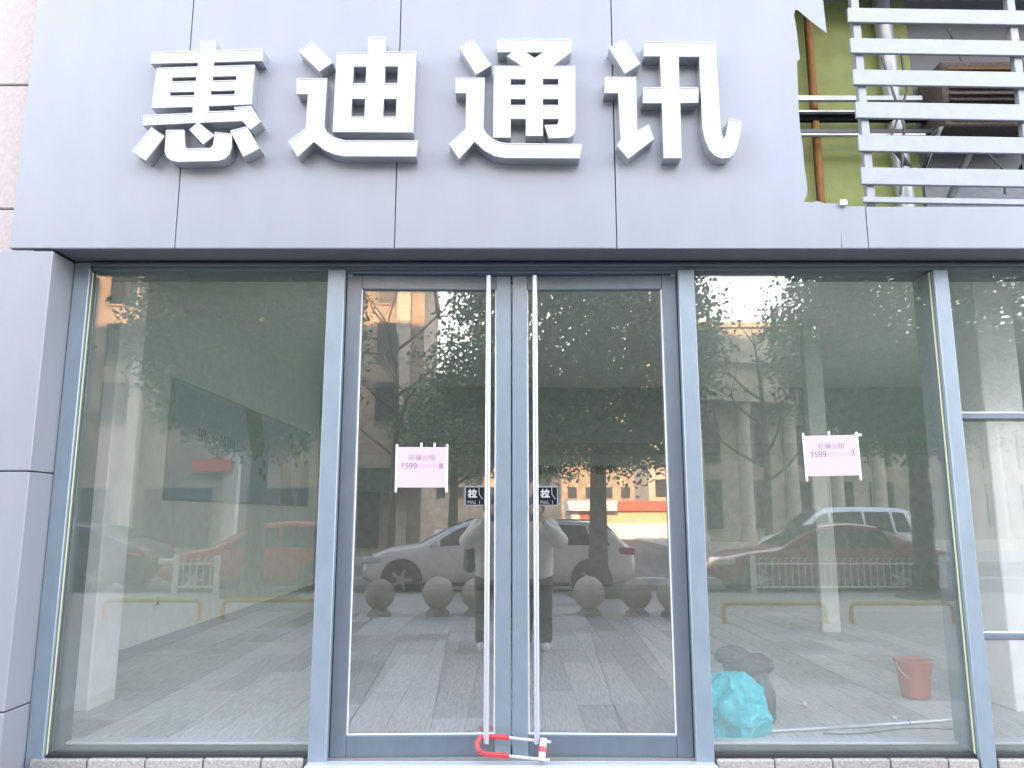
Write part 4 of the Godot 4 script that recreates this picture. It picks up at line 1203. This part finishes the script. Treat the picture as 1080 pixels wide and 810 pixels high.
func far_buildings() -> void:
	# brown block on one side of the side street
	var a := block("brown street building beside the side road, lit by low sun higher up", "brown_building", Vector3(-24.5, 0, 26.2), 0.0, Vector3(22.3, 12.5, 12), M.brown, 9, 3, 4.6, Vector2(1.3, 1.6))
	for k in 6:
		bput(a, "pilaster", B.new().box(Vector3(1.2 + 4.0 * k, 0, -0.22), Vector3(1.75 + 4.0 * k, 12.4, -0.002)), M.beige)
	for k in 5:
		bput(a, "shop_window", B.new().box(Vector3(2.1 + 4.0 * k, 0.3, -0.08), Vector3(4.7 + 4.0 * k, 2.6, -0.003)), M.win)
	var aw := bput(a, "shop_awning", B.new().box(Vector3(17.8, 2.4, -1.1), Vector3(21.6, 3.3, -0.08)), M.green_dark)
	aw.set_meta("label", "dark green shop awning")
	var rs := bput(a, "sign_board", B.new().box(Vector3(12.0, 3.2, -0.35), Vector3(13.5, 3.7, -0.2)), M.sign_red)
	rs.set_meta("label", "red shop sign board")
	# classical block with columns on the other side, turned a little
	var b := thing("columned_building", "beige classical building with tall round columns under a heavy cornice", "building", Vector3(7.0, 0, 26.0), deg_to_rad(-17))
	bput(b, "wall", B.new().box(Vector3(0, -0.1, 1.4), Vector3(26, 8.8, 5)), M.beige)
	bput(b, "entablature", B.new().box(Vector3(-0.2, 6.1, -0.2), Vector3(26.2, 7.6, 1.399)), M.beige)
	bput(b, "cornice", B.new().box(Vector3(-0.5, 7.602, -0.6), Vector3(26.5, 8.1, 1.398)), M.beige)
	bput(b, "parapet", B.new().box(Vector3(-0.1, 8.102, 0.1), Vector3(26.1, 9.1, 1.397)), M.beige)
	bput(b, "plinth", B.new().box(Vector3(-0.3, -0.1, -0.3), Vector3(26.3, 0.5, 1.396)), M.beige)
	for k in 12:
		bput(b, "column", B.new().lathe([Vector2(0.36, 0.5), Vector2(0.36, 0.7), Vector2(0.29, 0.8), Vector2(0.25, 5.6), Vector2(0.36, 5.85), Vector2(0.36, 6.099)], Vector3(0.5 + 2.2 * k, 0, 0.3), 18), M.beige)
		bput(b, "window", B.new().box(Vector3(0.95 + 2.2 * k, 1.0, 1.3), Vector3(2.2 + 2.2 * k, 3.0, 1.395)), M.win)
		bput(b, "window", B.new().box(Vector3(0.95 + 2.2 * k, 3.7, 1.3), Vector3(2.2 + 2.2 * k, 5.4, 1.395)), M.win)
	# sunlit blocks down the side street
	block("tall pinkish apartment tower lit by low sun far down the side road", "apartment_tower", Vector3(-18.5, 0, 64), 0.0, Vector3(13.6, 46, 14), M.pinkish, 7, 14, 3.0, Vector2(1.1, 1.5))
	block("sunlit cream apartment block at the far right of the side road", "apartment_block", Vector3(8.4, 0, 62), 0.0, Vector3(18, 18, 12), M.pinkish, 8, 6, 2.5, Vector2(1.2, 1.5))
	var s := thing("market_shop", "low orange shop with white awning and red banner at the end of the side road", "building", Vector3(1.2, 0, 52))
	bput(s, "wall", B.new().box(Vector3(0, -0.12, 0), Vector3(7.4, 2.5, 5)), M.orange)
	bput(s, "awning", B.new().box(Vector3(-0.2, 1.9, -0.7), Vector3(3.6, 2.6, -0.01)), M.awning)
	bput(s, "banner", B.new().box(Vector3(3.7, 1.9, -0.3), Vector3(7.5, 2.6, -0.01)), M.sign_red)
	bput(s, "pale_ground_panel", B.new().box(Vector3(2.4, -0.1, -0.06), Vector3(7.2, 1.0, -0.002)), M.awning)  # pale panel standing in for sunlit ground below the orange wall
	bput(s, "door", B.new().box(Vector3(1.0, -0.1, -0.05), Vector3(2.2, 1.8, -0.002)), M.sign_red)
	bput(s, "poster", B.new().box(Vector3(-0.1, 0.2, -0.06), Vector3(0.9, 1.8, -0.003)), M.awning)
	block("unseen stone building added across the lane to keep low sun off the street", "added_side_building", Vector3(46.0, 0, -0.7), PI, Vector3(26.0, 21, 13), M.stone, 10, 5, 4.0, Vector2(1.4, 1.7)).position = Vector3(46.0, 0, -0.7)  # out of view, added to block sun; the lane gap admits skylight
	block("tall plain block added out of view behind the shop to stop low sun", "added_sun_blocker", Vector3(30.0, 0, -30.0), PI, Vector3(28.0, 37, 12), M.pinkish, 8, 10, 4.0, Vector2(1.4, 1.7))  # unseen, added so low sun misses the columned building
	block("grey office block closing the end of the side road", "office_block", Vector3(-6, 0, 110), 0.0, Vector3(26, 22, 10), M.brown, 10, 4, 3.0, Vector2(1.3, 1.6))

# ------------------------------------------------------------------ the person with the phone
# bones: [a, b, ra, rb]; smooth union on a grid, meshed as surface nets
func flesh(bones: Array, cell: float, blend: float) -> ArrayMesh:
	var lo := Vector3.ONE * 1e9
	var hi := -lo
	for q in bones:
		var r := maxf(q[2], q[3]) + cell * 3 + blend
		for e in [q[0], q[1]]:
			lo = lo.min(e - Vector3.ONE * r); hi = hi.max(e + Vector3.ONE * r)
	var n := Vector3i(((hi - lo) / cell).ceil()) + Vector3i.ONE
	var f := PackedFloat32Array()
	f.resize(n.x * n.y * n.z)
	f.fill(1.0)
	for q in bones:
		var a: Vector3 = q[0]
		var d: Vector3 = q[1] - a
		var dd := maxf(d.length_squared(), 1e-9)
		var r0: float = q[2]
		var r1: float = q[3]
		var rr := maxf(r0, r1) + cell * 2.5 + blend
		var i0 := Vector3i(((a.min(q[1]) - Vector3.ONE * rr - lo) / cell).floor()).max(Vector3i.ZERO)
		var i1 := Vector3i(((a.max(q[1]) + Vector3.ONE * rr - lo) / cell).ceil()).min(n - Vector3i.ONE)
		for z in range(i0.z, i1.z + 1):
			for y in range(i0.y, i1.y + 1):
				var row := (z * n.y + y) * n.x
				for x in range(i0.x, i1.x + 1):
					var p := lo + Vector3(x, y, z) * cell
					var t := clampf((p - a).dot(d) / dd, 0.0, 1.0)
					var s := (p - a - d * t).length() - lerpf(r0, r1, t)
					var o := f[row + x]
					var h := maxf(blend - absf(s - o), 0.0) / blend
					f[row + x] = minf(s, o) - h * h * blend * 0.25
	var id := {}
	var st := SurfaceTool.new()
	st.begin(Mesh.PRIMITIVE_TRIANGLES)
	var pts := PackedVector3Array()
	var sx := 1
	var sy := n.x
	var sz := n.x * n.y
	var off := [0, sx, sy, sx + sy, sz, sz + sx, sz + sy, sz + sx + sy]
	for z in n.z - 1:
		for y in n.y - 1:
			for x in n.x - 1:
				var at := z * sz + y * sy + x
				var m := 0
				for k in 8:
					if f[at + off[k]] < 0.0: m |= 1 << k
				if m == 0 or m == 255: continue
				var sum := Vector3.ZERO
				var cnt := 0
				for k in 8:
					for ax in [1, 2, 4]:
						if k & ax: continue
						var k2: int = k | ax
						var va := f[at + off[k]]
						var vb := f[at + off[k2]]
						if (va < 0.0) == (vb < 0.0): continue
						var t := va / (va - vb)
						var pa := Vector3(k & 1, (k >> 1) & 1, (k >> 2) & 1)
						var pb := Vector3(k2 & 1, (k2 >> 1) & 1, (k2 >> 2) & 1)
						sum += pa.lerp(pb, t)
						cnt += 1
				id[at] = pts.size()
				pts.append(lo + (Vector3(x, y, z) + sum / cnt) * cell)
	var b := B.new()
	var nor := PackedVector3Array()
	nor.resize(pts.size())
	var quads := []
	for at in id:
		for ax in [[sx, sy, sz], [sy, sz, sx], [sz, sx, sy]]:
			if (f[at] < 0.0) == (f[at + ax[0]] < 0.0): continue
			var q1: int = at - ax[1]
			var q2: int = at - ax[1] - ax[2]
			var q3: int = at - ax[2]
			if id.has(q1) and id.has(q2) and id.has(q3):
				var quad := [id[at], id[q1], id[q2], id[q3]]
				if f[at] >= 0.0: quad.reverse()
				quads.append(quad)
	for q in quads:
		var nn := (pts[q[2]] - pts[q[0]]).cross(pts[q[3]] - pts[q[1]])
		for k in q: nor[k] += nn
	# face each normal away from the inside
	for k in pts.size(): nor[k] = nor[k].normalized()
	for k in pts.size(): b.vert(pts[k], nor[k])
	for q in quads:
		var out := nor[q[0]] + nor[q[2]]
		b.tri_i(q[0], q[1], q[2], out)
		b.tri_i(q[0], q[2], q[3], out)
	return b.mesh()

func person() -> void:
	var t := thing("person", "person in a cream sweater and dark trousers raising a phone with both hands", "person", Vector3(0.02, 0, 4.66))
	var skin := mat(0.46, 0.30, 0.22, 0.55)
	var wool := bumpy(grain(mat(0.72, 0.68, 0.60, 0.9), 0.85, 1.0, 0.1, Vector3(3, 3, 3), 4, 95, false), 0.5, 0.3)
	var cloth := mat(0.035, 0.028, 0.030, 0.85)
	var shoe := mat(0.62, 0.62, 0.62, 0.6)
	var hair := mat(0.02, 0.015, 0.012, 0.6)
	# the figure looks along -z; the phone is held in front of the face
	var body := []
	body.append([Vector3(0, 0.95, 0), Vector3(0, 1.32, 0.01), 0.09, 0.09])
	body.append([Vector3(0, 1.34, 0.02), Vector3(0, 1.50, -0.01), 0.055, 0.052])
	for s in [-1.0, 1.0]:
		body.append([Vector3(s * 0.10, 0.92, 0), Vector3(s * 0.11, 0.5, -0.01), 0.08, 0.055])
		body.append([Vector3(s * 0.11, 0.5, -0.01), Vector3(s * 0.115, 0.08, 0.02), 0.052, 0.038])
		body.append([Vector3(s * 0.17, 1.38, 0.01), Vector3(s * 0.27, 1.20, -0.12), 0.05, 0.042])
		body.append([Vector3(s * 0.27, 1.20, -0.12), Vector3(s * 0.105, 1.42, -0.255), 0.042, 0.028])
	# head with brow, nose, jaw and ears
	body.append([Vector3(0, 1.60, 0.015), Vector3(0, 1.575, -0.03), 0.088, 0.078])
	body.append([Vector3(0, 1.545, -0.045), Vector3(0, 1.50, -0.065), 0.058, 0.035])
	body.append([Vector3(0, 1.585, -0.103), Vector3(0, 1.555, -0.122), 0.010, 0.016])
	for s in [-1.0, 1.0]:
		body.append([Vector3(s * 0.085, 1.585, 0.01), Vector3(s * 0.088, 1.55, 0.005), 0.018, 0.012])
		body.append([Vector3(s * 0.02, 1.525, -0.104), Vector3(0, 1.524, -0.108), 0.008, 0.009])
	var bd := put(t, "body", flesh(body, 0.012, 0.03), skin)
	# hands: palm, four fingers bent round the phone, thumb on its near face
	for s in [-1.0, 1.0]:
		var hnd := []
		var w := Vector3(s * 0.105, 1.42, -0.255)
		hnd.append([w, Vector3(s * 0.088, 1.462, -0.283), 0.026, 0.026])
		hnd.append([Vector3(s * 0.082, 1.440, -0.275), Vector3(s * 0.083, 1.488, -0.288), 0.018, 0.018])
		for k in 4:
			var y := 1.432 + 0.019 * k
			var ln: float = [0.030, 0.038, 0.040, 0.035][k]
			var k0 := Vector3(s * 0.094, y, -0.290)
			var k1 := Vector3(s * 0.090, y + 0.004, -0.318)
			hnd.append([k0, k1, 0.0088, 0.0082])
			hnd.append([k1, Vector3(s * (0.086 - ln * 0.5), y + 0.006, -0.330), 0.0082, 0.0076])
			hnd.append([Vector3(s * (0.086 - ln * 0.5), y + 0.006, -0.330), Vector3(s * (0.086 - ln), y + 0.006, -0.328), 0.0076, 0.007])
		hnd.append([Vector3(s * 0.088, 1.440, -0.270), Vector3(s * 0.066, 1.458, -0.287), 0.0115, 0.0095])
		hnd.append([Vector3(s * 0.066, 1.458, -0.287), Vector3(s * 0.045, 1.470, -0.291), 0.0095, 0.008])
		put(bd, "hand", flesh(hnd, 0.004, 0.006), skin)
	for s in [-1.0, 1.0]:
		var e := B.new().lathe([Vector2(0, -0.011), Vector2(0.008, -0.008), Vector2(0.011, 0), Vector2(0.008, 0.008), Vector2(0, 0.011)], Vector3(s * 0.032, 1.583, -0.094), 12)
		var eo := bput(bd, "eye", e, mat(0.6, 0.58, 0.55, 0.3))
		bput(eo, "iris", B.new().lathe([Vector2(0, -0.005), Vector2(0.005, 0), Vector2(0, 0.005)], Vector3(s * 0.032, 1.583, -0.103), 10), M.black)
	bput(bd, "mouth", B.new().tube([Vector3(-0.022, 1.520, -0.108), Vector3(0, 1.518, -0.116), Vector3(0.022, 1.520, -0.108)], 0.004, 6), mat(0.36, 0.13, 0.11, 0.5))
	# clothing
	var sw := []
	sw.append([Vector3(-0.07, 0.86, 0.0), Vector3(-0.08, 1.30, 0.005), 0.135, 0.125])
	sw.append([Vector3(0.07, 0.86, 0.0), Vector3(0.08, 1.30, 0.005), 0.135, 0.125])
	sw.append([Vector3(-0.16, 1.365, 0.01), Vector3(0.16, 1.365, 0.01), 0.085, 0.085])
	sw.append([Vector3(0, 1.42, 0.012), Vector3(0, 1.452, 0.005), 0.075, 0.066])
	for s in [-1.0, 1.0]:
		sw.append([Vector3(s * 0.18, 1.37, 0.01), Vector3(s * 0.285, 1.21, -0.115), 0.085, 0.082])
		sw.append([Vector3(s * 0.285, 1.21, -0.115), Vector3(s * 0.20, 1.30, -0.19), 0.085, 0.072])
		sw.append([Vector3(s * 0.20, 1.30, -0.19), Vector3(s * 0.122, 1.395, -0.242), 0.068, 0.042])
	put(t, "sweater", flesh(sw, 0.014, 0.05), wool)
	var tr := []
	tr.append([Vector3(-0.06, 0.84, 0.0), Vector3(0.06, 0.84, 0.0), 0.11, 0.11])
	for s in [-1.0, 1.0]:
		tr.append([Vector3(s * 0.09, 0.80, 0), Vector3(s * 0.105, 0.50, -0.01), 0.112, 0.088])
		tr.append([Vector3(s * 0.105, 0.50, -0.01), Vector3(s * 0.115, 0.13, 0.015), 0.086, 0.078])
	put(t, "trousers", flesh(tr, 0.014, 0.03), cloth)
	for s in [-1.0, 1.0]:
		put(t, "shoe", flesh([[Vector3(s * 0.115, 0.05, 0.05), Vector3(s * 0.12, 0.042, -0.13), 0.048, 0.042], [Vector3(s * 0.115, 0.06, 0.04), Vector3(s * 0.115, 0.09, 0.03), 0.05, 0.05], [Vector3(s * 0.115, 0.022, 0.06), Vector3(s * 0.12, 0.022, -0.14), 0.022, 0.022]], 0.008, 0.02), shoe)
	var hr := []
	hr.append([Vector3(0, 1.625, 0.03), Vector3(0, 1.60, 0.045), 0.098, 0.10])
	hr.append([Vector3(0, 1.655, -0.02), Vector3(0, 1.645, -0.045), 0.062, 0.05])
	hr.append([Vector3(0, 1.58, 0.06), Vector3(0, 1.48, 0.07), 0.08, 0.06])
	for s in [-1.0, 1.0]:
		hr.append([Vector3(s * 0.07, 1.63, -0.02), Vector3(s * 0.085, 1.56, 0.03), 0.035, 0.03])
	put(t, "hair", flesh(hr, 0.008, 0.03), hair)
	# phone and shoulder bag are held by the person, so they are things of their own
	var ph := thing("mobile_phone", "dark mobile phone held up between two hands", "phone", Vector3(0.02, 1.40, 4.36))
	bput(ph, "case", B.new().bevel(Vector3(-0.078, 0.03, -0.004), Vector3(0.082, 0.108, 0.004), 0.003), M.black)
	bput(ph, "camera_bump", B.new().bevel(Vector3(-0.07, 0.075, -0.0065), Vector3(-0.045, 0.1, -0.0041), 0.001), M.plastic)
	var bg := thing("shoulder_bag", "dark green shoulder bag hanging at the person's side", "bag", Vector3(-0.235, 0.86, 4.70))
	put(bg, "pouch", flesh([[Vector3(0, 0.06, -0.06), Vector3(0, 0.06, 0.06), 0.06, 0.06], [Vector3(-0.01, 0.22, -0.05), Vector3(-0.01, 0.22, 0.05), 0.05, 0.05], [Vector3(-0.01, 0.06, 0), Vector3(-0.01, 0.22, 0), 0.07, 0.06]], 0.012, 0.04), mat(0.06, 0.075, 0.065, 0.8))
	bput(bg, "strap", B.new().tube([Vector3(0, 0.24, 0.03), Vector3(0.03, 0.42, 0.03), Vector3(0.085, 0.575, -0.01), Vector3(0.10, 0.60, -0.04), Vector3(0.075, 0.56, -0.11), Vector3(0.02, 0.40, -0.12), Vector3(0, 0.24, -0.05)], 0.011, 6), mat(0.06, 0.075, 0.065, 0.8))
